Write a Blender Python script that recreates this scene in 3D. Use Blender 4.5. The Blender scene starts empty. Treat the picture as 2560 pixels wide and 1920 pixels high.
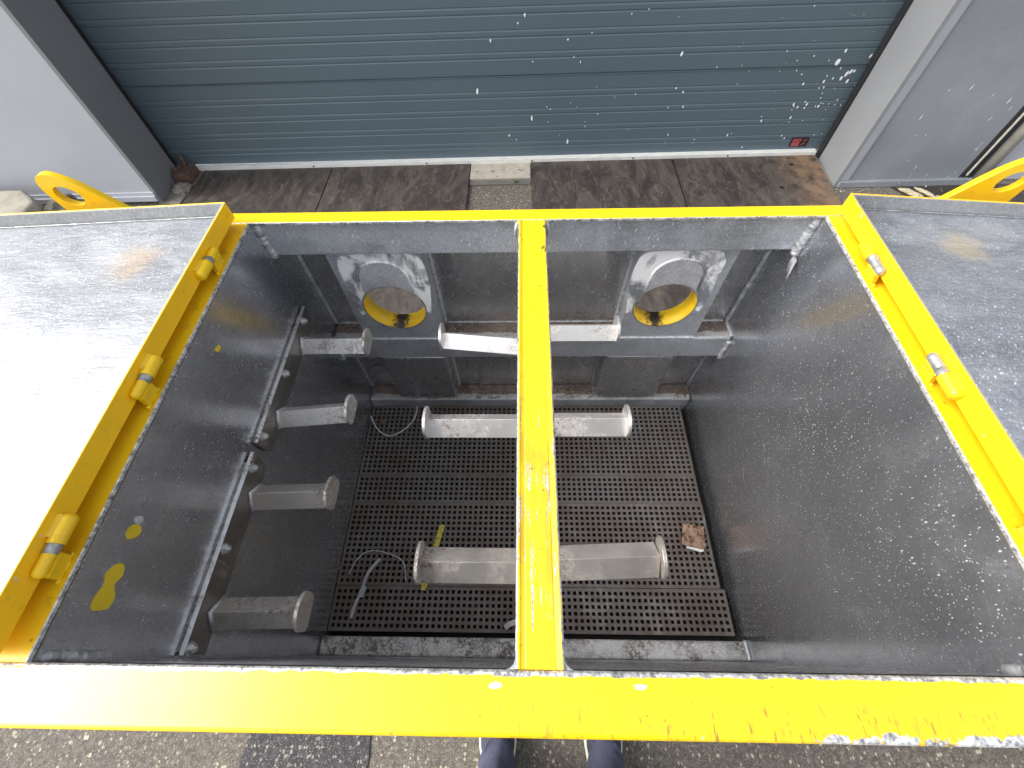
import bpy, bmesh, math, random
from mathutils import Vector, Matrix, noise as mnoise
random.seed(7)
scene = bpy.context.scene
C = scene.collection
H0 = 1.45                      # camera height; depths d are measured down from the camera

# ------------------------------------------------------------------ camera, sky, sun, exposure
cam_d = bpy.data.cameras.new("Camera"); cam = bpy.data.objects.new("Camera", cam_d); C.objects.link(cam)
Rr = [(0.99962890, 0.01202675, -0.02444228), (-0.00260286, -0.85098894, -0.52517715), (-0.02711629, 0.52504588, -0.85064184)]
M = Matrix(((Rr[0][0], -Rr[1][0], -Rr[2][0], 0), (Rr[0][1], -Rr[1][1], -Rr[2][1], 0), (Rr[0][2], -Rr[1][2], -Rr[2][2], 0), (0, 0, 0, 1)))
q = M.to_quaternion()
cam.rotation_mode = 'QUATERNION'; cam.rotation_quaternion = q; cam.location = (0, 0, H0)
cam_d.sensor_width = 36; cam_d.lens = 1080.97 * 36 / 2560; cam_d.clip_start = 0.02; cam_d.clip_end = 300
scene.camera = cam

SUN_EL, SUN_AZ = 40, 266       # azimuth clockwise from +Y: the light comes from the left
world = bpy.data.worlds.new("World"); scene.world = world; world.use_nodes = True
wn = world.node_tree.nodes; wl = world.node_tree.links
for n in list(wn): wn.remove(n)
sky = wn.new('ShaderNodeTexSky'); sky.sky_type = 'NISHITA'; sky.sun_disc = False
sky.sun_elevation = math.radians(SUN_EL); sky.sun_rotation = math.radians(SUN_AZ)
sky.air_density = 1.0; sky.dust_density = 4.0; sky.ozone_density = 1.0
hsv = wn.new('ShaderNodeHueSaturation'); hsv.inputs['Saturation'].default_value = 0.32   # cloudy sky, little blue
bg = wn.new('ShaderNodeBackground'); bg.inputs['Strength'].default_value = 0.155
wo = wn.new('ShaderNodeOutputWorld')
wl.new(sky.outputs[0], hsv.inputs['Color']); wl.new(hsv.outputs[0], bg.inputs['Color']); wl.new(bg.outputs[0], wo.inputs['Surface'])

sd = bpy.data.lights.new("Sun", 'SUN'); sd.energy = 1.2; sd.angle = math.radians(40); sd.color = (1.0, 0.97, 0.93)
so = bpy.data.objects.new("Sun", sd); C.objects.link(so)
az, el = math.radians(SUN_AZ), math.radians(SUN_EL)
sdir = Vector((math.sin(az) * math.cos(el), math.cos(az) * math.cos(el), math.sin(el)))
so.rotation_euler = sdir.to_track_quat('Z', 'Y').to_euler()

vs = scene.view_settings
scene.display_settings.display_device = 'sRGB'
vs.view_transform = 'Standard'; vs.look = 'None'; vs.exposure = 1.3; vs.gamma = 1.0
scene.render.resolution_x = 1024; scene.render.resolution_y = 768

# ------------------------------------------------------------------ material helpers
class NT:
    def __init__(s, name):
        s.m = bpy.data.materials.new(name); s.m.use_nodes = True
        s.t = s.m.node_tree; s.N = s.t.nodes; s.L = s.t.links
        s.N.clear()
        s.out = s.N.new('ShaderNodeOutputMaterial'); s.b = s.N.new('ShaderNodeBsdfPrincipled')
        s.L.new(s.b.outputs[0], s.out.inputs[0])
        g = s.N.new('ShaderNodeNewGeometry'); s.pos = g.outputs['Position']
        x = s.N.new('ShaderNodeSeparateXYZ'); s.L.new(s.pos, x.inputs[0]); s.x, s.y, s.z = x.outputs
    def put(s, v, inp):
        if isinstance(v, bpy.types.NodeSocket): s.L.new(v, inp)
        elif isinstance(v, (tuple, list)): inp.default_value = tuple(v) + ((1,) if len(v) == 3 and len(inp.default_value) == 4 else ())
        else: inp.default_value = v
    def math(s, op, a, b=0.0, c=None, clamp=False):
        n = s.N.new('ShaderNodeMath'); n.operation = op; n.use_clamp = clamp
        s.put(a, n.inputs[0]); s.put(b, n.inputs[1])
        if c is not None: s.put(c, n.inputs[2])
        return n.outputs[0]
    def map(s, scale=(1, 1, 1), loc=(0, 0, 0), rot=(0, 0, 0), src=None):
        n = s.N.new('ShaderNodeMapping'); s.L.new(src or s.pos, n.inputs[0])
        n.inputs['Scale'].default_value = scale; n.inputs['Location'].default_value = loc; n.inputs['Rotation'].default_value = rot
        return n.outputs[0]
    def noise(s, scale, detail=4, rough=.6, vec=None, dist=0.0):
        n = s.N.new('ShaderNodeTexNoise'); s.L.new(vec or s.pos, n.inputs['Vector'])
        n.inputs['Scale'].default_value = scale; n.inputs['Detail'].default_value = detail
        n.inputs['Roughness'].default_value = rough; n.inputs['Distortion'].default_value = dist
        return n.outputs['Fac']
    def vor(s, scale, vec=None, feature='F1', rnd=1.0):
        n = s.N.new('ShaderNodeTexVoronoi'); n.feature = feature; s.L.new(vec or s.pos, n.inputs['Vector'])
        n.inputs['Scale'].default_value = scale; n.inputs['Randomness'].default_value = rnd
        return n
    def ss(s, v, a, b):                       # smooth 0..1 between a and b
        n = s.N.new('ShaderNodeMapRange'); n.interpolation_type = 'SMOOTHSTEP'
        s.put(v, n.inputs[0]); s.put(a, n.inputs[1]); s.put(b, n.inputs[2])
        if a is not None and not isinstance(a, bpy.types.NodeSocket) and a > b:
            n.inputs[1].default_value = b; n.inputs[2].default_value = a; n.inputs[3].default_value = 1; n.inputs[4].default_value = 0
        return n.outputs[0]
    def mix(s, f, a, b, typ='MIX'):
        n = s.N.new('ShaderNodeMix'); n.data_type = 'RGBA'; n.blend_type = typ
        s.put(f, n.inputs[0]); s.put(a, n.inputs[6]); s.put(b, n.inputs[7]); return n.outputs[2]
    def fmix(s, f, a, b):
        n = s.N.new('ShaderNodeMix'); n.data_type = 'FLOAT'
        s.put(f, n.inputs[0]); s.put(a, n.inputs[2]); s.put(b, n.inputs[3]); return n.outputs[0]
    def mx(s, *a):
        r = a[0]
        for k in a[1:]: r = s.math('MAXIMUM', r, k)
        return r
    def mul(s, *a):
        r = a[0]
        for k in a[1:]: r = s.math('MULTIPLY', r, k)
        return r
    def inv(s, a): return s.math('SUBTRACT', 1.0, a)
    def specks(s, scale, thr, vec=None, amount=.5):
        v = s.vor(scale, vec)
        c = s.N.new('ShaderNodeSeparateColor'); s.L.new(v.outputs['Color'], c.inputs[0])
        lim = s.math('MULTIPLY', c.outputs[0], thr)
        on = s.math('LESS_THAN', v.outputs['Distance'], lim)
        pick = s.math('LESS_THAN', c.outputs[1], amount)
        return s.mul(on, pick)
    def bump(s, h, strength=.3, dist=.002, prev=None):
        n = s.N.new('ShaderNodeBump'); n.inputs['Strength'].default_value = strength; n.inputs['Distance'].default_value = dist
        s.put(h, n.inputs['Height'])
        if prev: s.L.new(prev, n.inputs['Normal'])
        return n.outputs[0]
    def set(s, **k):
        for a, v in k.items(): s.put(v, s.b.inputs[a.replace('_', ' ')])
        return s
def col(r, g, b):                              # sRGB 0-255 -> linear
    f = lambda c: (c / 255 / 12.92) if c / 255 <= .04045 else ((c / 255 + .055) / 1.055) ** 2.4
    return (f(r), f(g), f(b))

def aluminium(name, base=(.50, .51, .53), rough=.27, dirt=.25, speck=1.0, brush='x', bumpy=.0, metal=1.0, brown=0.0, stain=None, sscale=150, cloud=0.0, scratch=0.0, fa=1.0, nb_=.10, aniso=0.0):
    t = NT(name)
    st = {'x': (1.0, 14, 14), 'y': (14, 1.0, 14), 'z': (14, 14, 1.0)}[brush]
    brushed = t.noise(22, 5, .7, t.map(st))
    big = t.noise(3.3, 5, .62); mid = t.noise(17, 5, .65)
    d = t.ss(t.math('ADD', t.math('MULTIPLY', big, .6), t.math('MULTIPLY', mid, .4)), .44, .66)
    c = t.mix(t.mul(d, dirt), base, tuple(v * .38 for v in base))
    c = t.mix(t.mul(t.ss(brushed, .45, .75), .22), c, tuple(min(1, v * 1.35) for v in base))
    vecs = t.map((1, .8, .38), rot=(.45, .35, .3))
    patch = t.ss(t.noise(2.6, 3, .5, t.map(loc=(4, 2, 1))), .30, .62)
    s1 = t.specks(sscale, .26, vecs, .55); s2 = t.specks(sscale * 2.1, .33, t.map((1, .45, .55), rot=(.3, .7, .9)), .45)
    scr = t.mul(t.math('LESS_THAN', t.vor(30, t.map((1, .06, .25), rot=(.7, .5, .9)), 'DISTANCE_TO_EDGE').outputs[0], .012), t.ss(t.noise(9, 2), .5, .6))
    scr2 = t.mul(t.math('LESS_THAN', t.vor(24, t.map((.05, 1, .3), rot=(.2, 1.1, .4)), 'DISTANCE_TO_EDGE').outputs[0], .010), t.ss(t.noise(7, 2, .5, t.map(loc=(9, 9, 9))), .5, .6))
    sp = t.mul(t.mx(s1, t.mul(s2, .7), t.mul(scr, scratch), t.mul(scr2, scratch)), t.math('MULTIPLY_ADD', patch, .6, .4), speck)
    sp = t.math('MULTIPLY', sp, .9, clamp=True)
    fine = t.noise(330, 3, .7, t.map((1, .6, .6), rot=(.3, .5, .2)))
    c = t.mix(t.mul(t.ss(fine, .52, .70), .45 * fa), c, tuple(min(1, v * 1.9) for v in base)); c = t.mix(t.mul(t.ss(fine, .46, .32), .5 * fa), c, tuple(v * .5 for v in base))
    c = t.mix(sp, c, (.84, .85, .86))
    r = t.math('MULTIPLY_ADD', mid, .22, rough - .10)
    r = t.math('ADD', r, t.math('MULTIPLY', sp, .35))
    met = t.math('MULTIPLY_ADD', sp, -.65, metal)
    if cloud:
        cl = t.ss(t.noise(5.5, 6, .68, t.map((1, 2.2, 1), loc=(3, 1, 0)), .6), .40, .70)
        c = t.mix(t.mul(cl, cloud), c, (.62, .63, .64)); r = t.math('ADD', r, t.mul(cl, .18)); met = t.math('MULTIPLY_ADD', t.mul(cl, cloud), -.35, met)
    if brown:
        bn = t.mul(t.ss(t.math('MULTIPLY_ADD', t.noise(150, 5, .75), .55, t.math('MULTIPLY', t.noise(32, 5, .7, None, .8), .45)), .45, .56), t.ss(t.noise(9, 4, .6, t.map(loc=(1, 5, 2))), .56 - brown * .3, .72 - brown * .2))
        c = t.mix(t.mul(bn, .85), c, (.060, .038, .026)); r = t.fmix(bn, r, .85); met = t.fmix(bn, met, 0.0)
    if stain:
        for (px, py, pz, rad, scol, amt) in stain:
            dv = t.N.new('ShaderNodeVectorMath'); dv.operation = 'DISTANCE'; t.L.new(t.pos, dv.inputs[0]); dv.inputs[1].default_value = (px, py, pz)
            mk = t.mul(t.ss(t.math('ADD', dv.outputs['Value'], t.math('MULTIPLY', t.math('SUBTRACT', t.noise(26, 5, .7), .5), rad * 1.6)), rad, rad * .35), amt)
            c = t.mix(mk, c, scol); met = t.fmix(mk, met, 0.2); r = t.fmix(mk, r, .5)
    nb = t.bump(t.math('MULTIPLY_ADD', brushed, .25, t.math('MULTIPLY', mid, .5)), nb_, .0012)
    if bumpy: nb = t.bump(t.math('ADD', t.noise(38, 6, .72, t.map((.55, 1.9, 1), rot=(0, 0, .12)), .8), t.math('MULTIPLY', t.noise(6, 3), .8)), bumpy, .006, nb)
    t.set(Base_Color=c, Roughness=r, Metallic=t.math('MAXIMUM', met, 0.0), Normal=nb)
    if aniso:
        cx_ = t.N.new('ShaderNodeCombineXYZ'); cx_.inputs[2].default_value = 1.0; t.L.new(cx_.outputs[0], t.b.inputs['Tangent']); t.b.inputs['Anisotropic'].default_value = aniso
    return t.m

def paint(name, base=(.86, .565, .010), rough=.38, edges=(), scrapes=None, grime=.35, chips=.0, rust=.0, runs=0.0, extra=None, bare_hi=(.62, .63, .64)):
    """worn yellow paint. edges: (axis, value, width) bare strips where |P.axis-value|<width (+noise)"""
    t = NT(name)
    n1 = t.noise(60, 6, .7); n2 = t.noise(7, 4, .6); n3 = t.noise(230, 3, .6)
    c = t.mix(t.mul(t.ss(n2, .35, .75), .20), base, (.82, .43, .004))
    g = t.mul(t.ss(t.noise(26, 6, .75, t.map(loc=(2, 7, 1))), .58, .74), grime)
    c = t.mix(g, c, (.30, .16, .012))
    dots = t.mul(t.specks(70, .17, None, .30), min(1, grime * 2)); c = t.mix(t.mul(dots, .8), c, (.10, .065, .03))
    bare = None
    for (ax, val, w) in edges:
        p = {'x': t.x, 'y': t.y, 'z': t.z}[ax]
        dd = t.math('ABSOLUTE', t.math('SUBTRACT', p, val))
        dd = t.math('ADD', dd, t.math('MULTIPLY', t.math('SUBTRACT', n1, .5), w * 1.9))
        dd = t.math('ADD', dd, t.math('MULTIPLY', t.math('SUBTRACT', n2, .5), w * 1.5))
        k = t.math('LESS_THAN', dd, w)
        bare = k if bare is None else t.mx(bare, k)
    if chips:
        k = t.math('GREATER_THAN', t.math('MULTIPLY_ADD', n2, .35, t.math('MULTIPLY', n1, .65)), .66 - chips * .1)
        bare = k if bare is None else t.mx(bare, k)
    if extra: c = extra(t, c)
    if scrapes:
        k = scrapes(t); bare = k if bare is None else t.mx(bare, k)
    r = t.math('MULTIPLY_ADD', n1, .16, rough - .08); met = 0.0
    if rust:
        rk = t.mul(t.ss(t.noise(40, 6, .75, t.map(loc=(5, 5, 5))), .56, .68), rust)
        c = t.mix(rk, c, (.26, .085, .012)); r = t.fmix(rk, r, .8)
    if runs: pass
    if bare is not None:
        c = t.mix(bare, c, t.mix(t.ss(t.math('MULTIPLY_ADD', n3, .5, t.math('MULTIPLY', n1, .5)), .35, .62), (.17, .175, .18), bare_hi)); r = t.fmix(bare, r, .42); met = t.fmix(bare, 0.0, .6)
        nb = t.bump(t.math('SUBTRACT', t.math('MULTIPLY', n1, .25), bare), .5, .0006)
    else: nb = t.bump(n1, .15, .0008)
    nb = t.bump(t.noise(9, 3, .5), .12, .004, nb)
    t.set(Base_Color=c, Roughness=r, Metallic=met, Normal=nb)
    return t.m

def plain(name, base, rough=.6, metal=0.0, var=.35, scale=12, dark=None, bmp=.15, fine=120, stretch=(1, 1, 1)):
    t = NT(name)
    n = t.noise(scale, 6, .65, t.map(stretch)); f = t.noise(fine, 4, .7)
    c = t.mix(t.mul(t.ss(n, .38, .68), var), base, dark or tuple(v * .45 for v in base))
    c = t.mix(t.mul(t.ss(f, .5, .8), var * .5), c, tuple(min(1, v * 1.5) for v in base))
    t.set(Base_Color=c, Roughness=t.math('MULTIPLY_ADD', n, .2, rough - .1), Metallic=metal, Normal=t.bump(f, bmp, .0015))
    return t.m

# ------------------------------------------------------------------ mesh helpers
def lk(name, bm, mats, parent=None, smooth=False, bevel=0.0, seg=2, autos=None):
    me = bpy.data.meshes.new(name); 
    bmesh.ops.recalc_face_normals(bm, faces=bm.faces)
    bm.to_mesh(me); bm.free()
    for m in (mats if isinstance(mats, (list, tuple)) else [mats]): me.materials.append(m)
    if smooth:
        for p in me.polygons: p.use_smooth = True
    o = bpy.data.objects.new(name, me); C.objects.link(o)
    if parent: o.parent = parent
    if bevel:
        b = o.modifiers.new("Bevel", 'BEVEL'); b.width = bevel; b.segments = seg; b.limit_method = 'ANGLE'; b.angle_limit = math.radians(40)
        b.harden_normals = False
    return o
def thing(name, label, cat, group=None, loc=(0, 0, 0)):
    o = bpy.data.objects.new(name, None); C.objects.link(o); o.location = loc; o.empty_display_size = .1
    return tag(o, label, cat, group)
def tag(o, label, cat, group=None):
    o["label"] = label; o["category"] = cat
    if group: o["group"] = group
    return o
def struct(o, kind='structure'):
    o["kind"] = kind; return o
def NB(): return bmesh.new()
def box(bm, x0, x1, y0, y1, d0, d1, mi=0, shear=0.0, f=None):
    """axis box, d = depth below the camera (d0 top, d1 bottom); shear: y += shear*x"""
    vs_ = []
    for z in (H0 - d1, H0 - d0):
        for (x, y) in ((x0, y0), (x1, y0), (x1, y1), (x0, y1)):
            p = Vector((x, y + shear * x, z)); p = f(p) if f else p
            vs_.append(bm.verts.new(p))
    a = vs_
    for idx in ((3, 2, 1, 0), (4, 5, 6, 7), (0, 1, 5, 4), (1, 2, 6, 5), (2, 3, 7, 6), (3, 0, 4, 7)):
        fc = bm.faces.new([a[i] for i in idx]); fc.material_index = mi
def prism(bm, pts, axis, a, b, mi=0, holes=None):
    """pts 2D polygon extruded along axis from a to b. axis 'x': pts=(y,d); 'y': pts=(x,d); 'z': pts=(x,y), a,b depths"""
    def P(u, v, w):
        if axis == 'x': return (w, u, H0 - v)
        if axis == 'y': return (u, w, H0 - v)
        return (u, v, H0 - w)
    A = [bm.verts.new(P(u, v, a)) for u, v in pts]; B = [bm.verts.new(P(u, v, b)) for u, v in pts]
    n = len(pts)
    f1 = bm.faces.new(A); f2 = bm.faces.new(B[::-1]); f1.material_index = f2.material_index = mi
    for i in range(n):
        f = bm.faces.new((A[i], B[i], B[(i + 1) % n], A[(i + 1) % n])); f.material_index = mi
def tube(bm, path, r, n=10, mi=0, caps=True, rf=None):
    pts = [Vector(p) for p in path]; rings = []
    up = None
    for i, p in enumerate(pts):
        t = (pts[min(i + 1, len(pts) - 1)] - pts[max(i - 1, 0)]).normalized()
        if up is None:
            up = Vector((0, 0, 1)) if abs(t.z) < .9 else Vector((1, 0, 0))
        s = t.cross(up).normalized(); up = s.cross(t).normalized()
        rr = rf(i, len(pts)) * r if rf else r
        rings.append([bm.verts.new(p + rr * (math.cos(2 * math.pi * k / n) * s + math.sin(2 * math.pi * k / n) * up)) for k in range(n)])
    for i in range(len(rings) - 1):
        for k in range(n):
            f = bm.faces.new((rings[i][k], rings[i][(k + 1) % n], rings[i + 1][(k + 1) % n], rings[i + 1][k])); f.material_index = mi; f.smooth = True
    if caps:
        bm.faces.new(rings[0][::-1]).material_index = mi; bm.faces.new(rings[-1]).material_index = mi
def W(x, y, d): return Vector((x, y, H0 - d))
def bead(bm, a, b, r=.005, step=.0042, mi=0):
    """ripple-textured weld bead from a to b"""
    a, b = Vector(a), Vector(b); L = (b - a).length; n = max(4, int(L / step)) * 2
    path = [a.lerp(b, i / n) + Vector((random.uniform(-1, 1), random.uniform(-1, 1), random.uniform(-1, 1))) * r * .10 for i in range(n + 1)]
    tube(bm, path, r, 8, mi, True, lambda i, m: (1.10 if i % 2 else .86) * random.uniform(.93, 1.07) * (.6 if i in (0, m - 1) else 1))
def ribbon(bm, path, w, th, mi=0, up=Vector((0, 0, 1))):
    pts = [Vector(p) for p in path]; prev = None
    for i, p in enumerate(pts):
        t = (pts[min(i + 1, len(pts) - 1)] - pts[max(i - 1, 0)]).normalized(); s = t.cross(up).normalized(); u = s.cross(t)
        ring = [bm.verts.new(p + s * a * w / 2 + u * b * th / 2) for a, b in ((-1, -1), (1, -1), (1, 1), (-1, 1))]
        if prev:
            for k in range(4): bm.faces.new((prev[k], prev[(k + 1) % 4], ring[(k + 1) % 4], ring[k])).material_index = mi
        else: bm.faces.new(ring[::-1]).material_index = mi
        prev = ring
    bm.faces.new(prev).material_index = mi
def curve_pts(P, n=8):
    out = []
    P = [Vector(p) for p in P]; Q = [P[0]] + P + [P[-1]]
    for i in range(1, len(Q) - 2):
        for k in range(n):
            t = k / n; a, b, c_, d = Q[i - 1:i + 3]
            out.append(.5 * ((2 * b) + (-a + c_) * t + (2 * a - 5 * b + 4 * c_ - d) * t * t + (-a + 3 * b - 3 * c_ + d) * t ** 3))
    return out + [P[-1]]

# ------------------------------------------------------------------ materials
TOP = H0 - .54
M_wallAl = aluminium('wall_aluminium', base=(.58, .60, .64), brush='z', rough=.235, dirt=.42, speck=.50, metal=.93, scratch=.0, sscale=270, fa=.7, nb_=.03, aniso=.74)
M_beamAl = aluminium('beam_aluminium', base=(.55, .585, .63), brush='x', rough=.36, dirt=.65, speck=.9, metal=.55, sscale=170, scratch=.12)
M_panelAl = aluminium('panel_aluminium', base=(.62, .63, .65), brush='z', rough=.25, dirt=.4, speck=.45, metal=.90, scratch=.0, fa=.6, nb_=.04, aniso=.85)
M_patch = aluminium('patch_plate_aluminium', base=(.56, .57, .60), brush='x', rough=.30, dirt=.5, speck=.2, metal=.25)
M_ledgeAl = aluminium('dirty_ledge_aluminium', base=(.55, .54, .52), brush='x', rough=.42, dirt=.6, speck=.3, brown=.75, metal=.35)
M_dirtAl = aluminium('brown_dirt_layer', base=(.26, .20, .165), brush='x', rough=.55, dirt=.5, speck=.9, brown=1.0, metal=.3)
M_floorAl = plain('dirty_floor_with_shade', (.012, .010, .009), .8, 0, .6, 9)  # dirty floor, colour blackened to deepen the shade seen through the mats
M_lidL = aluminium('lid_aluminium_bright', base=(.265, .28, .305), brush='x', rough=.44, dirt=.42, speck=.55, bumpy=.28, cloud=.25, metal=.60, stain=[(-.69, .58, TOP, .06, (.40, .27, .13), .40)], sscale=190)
M_lidR = aluminium('lid_aluminium_right', base=(.40, .42, .455), brush='x', rough=.34, dirt=.65, speck=1.0, bumpy=.55, cloud=.30, metal=.84, stain=[(.76, .60, TOP, .05, (.45, .33, .14), .45), (.63, .68, TOP, .035, (.16, .12, .09), .5)], sscale=190)  # right lid: glossier and more speckled than the left
M_lidrim = aluminium('lid_rim_aluminium', base=(.40, .40, .40), brush='x', rough=.5, dirt=.4, speck=.5, metal=.5)
M_weld = plain('weld_bead_metal', (.62, .63, .65), .50, .45, .7, 90, dark=(.28, .29, .30))
M_bare = plain('bare_edge_metal', (.42, .43, .44), .42, .5, .8, 70, fine=400)
t = NT('ground_bright_metal'); g1 = t.noise(13, 5, .62, t.map((1, 1, .8), loc=(2, 0, 1)), .9); g2 = t.noise(120, 4, .7, t.map((1, 1, .25), rot=(0, .5, 0)))
gm = t.ss(t.math('MULTIPLY_ADD', g2, .25, t.math('MULTIPLY', g1, .85)), .46, .60)
t.set(Base_Color=t.mix(gm, (.34, .36, .39), (.98, .985, .99)), Roughness=t.math('MULTIPLY_ADD', gm, -.1, .42), Metallic=t.math('MULTIPLY_ADD', gm, -.45, .55), Normal=t.bump(g2, .3, .001)); M_ground = t.m
M_steel = aluminium('stainless_steel', base=(.95, .925, .89), brush='x', rough=.34, dirt=.35, speck=.1, brown=.42, metal=.86, fa=.25)
M_steelrust = aluminium('stained_stainless_steel', base=(.78, .73, .67), brush='x', rough=.36, dirt=.6, speck=.2, brown=.50, metal=.86, fa=.25)
M_rackplate = aluminium('rack_plate_steel', base=(.34, .315, .29), brush='y', rough=.34, dirt=.6, speck=.2, brown=.3, metal=.9, fa=.25)  # plate face turned from the light, its shade put into this darker base
M_capm = M_steel
M_bolt = plain('bolt_steel', (.78, .78, .76), .30, .8, .3, 50)

def post_scrapes(t):
    v = t.map((1, .055, 1)); a = t.noise(210, 4, .65, v); b = t.noise(150, 4, .65, t.map((1, .045, 1), loc=(3, 3, 3)))
    rng = t.mul(t.ss(t.y, -.01, .06), t.ss(t.y, .42, .20))
    k = t.math('GREATER_THAN', t.math('ADD', t.math('MULTIPLY', t.mx(a, b), 1.0), t.math('MULTIPLY', t.noise(14, 3), .25)), .762)
    return t.mul(k, t.math('GREATER_THAN', rng, .35))
def post_stain(t, c):
    v = t.map((1, .10, 1), loc=(1, 2, 3)); rng = t.mul(t.ss(t.y, -.03, .08), t.ss(t.y, .50, .22))
    k = t.mul(t.ss(t.math('MULTIPLY_ADD', t.noise(60, 5, .7, v), .6, t.math('MULTIPLY', t.noise(24, 5, .7), .4)), .46, .60), rng)
    c = t.mix(t.mul(k, .55), c, (.50, .25, .02))
    far = t.mul(t.ss(t.math('MULTIPLY_ADD', t.noise(150, 5, .75, t.map((1, .3, 1))), .6, t.math('MULTIPLY', t.noise(30, 4), .4)), .53, .58), t.ss(t.y, .50, .66), t.math('MAXIMUM', t.ss(t.x, .028, .034), t.mul(t.ss(t.x, .004, -.001), .8)))
    return t.mix(far, c, (.035, .022, .012))
def front_stain(t, c):
    st = t.noise(120, 6, .75, t.map((1, .16, 1), rot=(0, 0, .12))); band = t.mul(t.ss(t.y, -.034, -.052), t.ss(t.x, -.32, .25))
    k = t.mul(t.ss(st, .44, .62), band)
    c = t.mix(t.mul(k, .50), c, (.56, .30, .02)); k2 = t.mul(t.ss(t.noise(190, 4, .7, t.map((1, .22, 1), rot=(0, 0, .12))), .56, .64), band)
    return t.mix(t.mul(k2, .7), c, (.13, .085, .035))
def front_scrapes(t):
    ramp = t.ss(t.x, -.30, .75)
    edge = t.ss(t.y, -.050, -.071)
    n = t.noise(60, 6, .75, t.map((1, .8, 1))); big = t.noise(11, 3)
    k = t.math('ADD', t.math('MULTIPLY', n, .55), t.math('MULTIPLY', big, .25))
    return t.math('GREATER_THAN', t.math('ADD', k, t.mul(ramp, edge, .46)), .68)
YF, YB, YFo, YBo, XL, XR = -.0167, .703, -.0731, .7345, -.536, .570
M_yfront = paint('yellow_paint_front_rail', edges=[('y', YF, .0048)], scrapes=front_scrapes, extra=front_stain, bare_hi=(.95, .95, .95), grime=.30, rough=.30)
M_yfront.node_tree.nodes['Principled BSDF'].inputs['Coat Weight'].default_value = .30; M_yfront.node_tree.nodes['Principled BSDF'].inputs['Coat Roughness'].default_value = .22
M_yrear = paint('yellow_paint_rear_rail', bare_hi=(.8, .8, .8), edges=[('y', YB, .0014)], grime=.22, rough=.33)
M_yside = paint('yellow_paint_side_flange', bare_hi=(.9, .9, .9), edges=[('x', XL, .0016), ('x', XR, .0016)], grime=.30, rough=.42, rust=.35)
M_ypost = paint('yellow_paint_post', bare_hi=(.66, .67, .68), edges=[('x', -.0097, .0020), ('x', .0426, .0020)], scrapes=post_scrapes, extra=post_stain, grime=.55, rough=.36, rust=.45)
M_ylid = paint('yellow_paint_lid_rim', base=(.95, .56, .008), bare_hi=(.8, .8, .8), grime=.30, rough=.42, chips=.35, rust=.15)
M_yhinge = paint('yellow_paint_hinge', grime=.30, rough=.35, rust=.35)
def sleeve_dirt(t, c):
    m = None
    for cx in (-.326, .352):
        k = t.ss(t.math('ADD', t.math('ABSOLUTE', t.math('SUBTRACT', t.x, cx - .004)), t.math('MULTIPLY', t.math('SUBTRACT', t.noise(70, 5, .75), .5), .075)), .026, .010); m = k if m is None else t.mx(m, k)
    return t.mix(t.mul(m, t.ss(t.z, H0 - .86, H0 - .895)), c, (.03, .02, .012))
M_ysleeve = paint('yellow_paint_sleeve', extra=sleeve_dirt, grime=.5, rough=.45, chips=.1, rust=.15)
M_ylug = paint('yellow_paint_lifting_lug', grime=.25, rough=.32, rust=.25)
M_yflake = plain('yellow_paint_flake', (.72, .52, .02), .5, 0, .15)

# ------------------------------------------------------------------ the bin
binn = thing('storage_bin', 'large open aluminium bin with yellow painted frame, two flung-open lids and a yellow centre post', 'metal bin')
WB = 1.36                                                # depth of the bin floor
bm = NB(); prism(bm, [(YF - .006, .5475), (.7335, .5475), (.7335, .61), (.81, .61), (.81, 1.40), (YF - .006, 1.40)], 'x', XL - .006, XL)
lk('side_wall', bm, M_wallAl, binn)["label"] = "left inner wall with yellow paint flakes and bolted rack"
bm = NB(); prism(bm, [(YF - .006, .5475), (.7335, .5475), (.7335, .61), (.81, .61), (.81, 1.40), (YF - .006, 1.40)], 'x', XR, XR + .006)
lk('side_wall', bm, M_wallAl, binn)["label"] = "right inner wall, bare and scratched"
bm = NB(); box(bm, XL, XR, YF - .006, YF, .5475, 1.40); lk('front_wall', bm, M_panelAl, binn)
bm = NB(); box(bm, XL, XR, -.016, .80, 1.375, 1.40); lk('floor_plate', bm, M_floorAl, binn)
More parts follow.
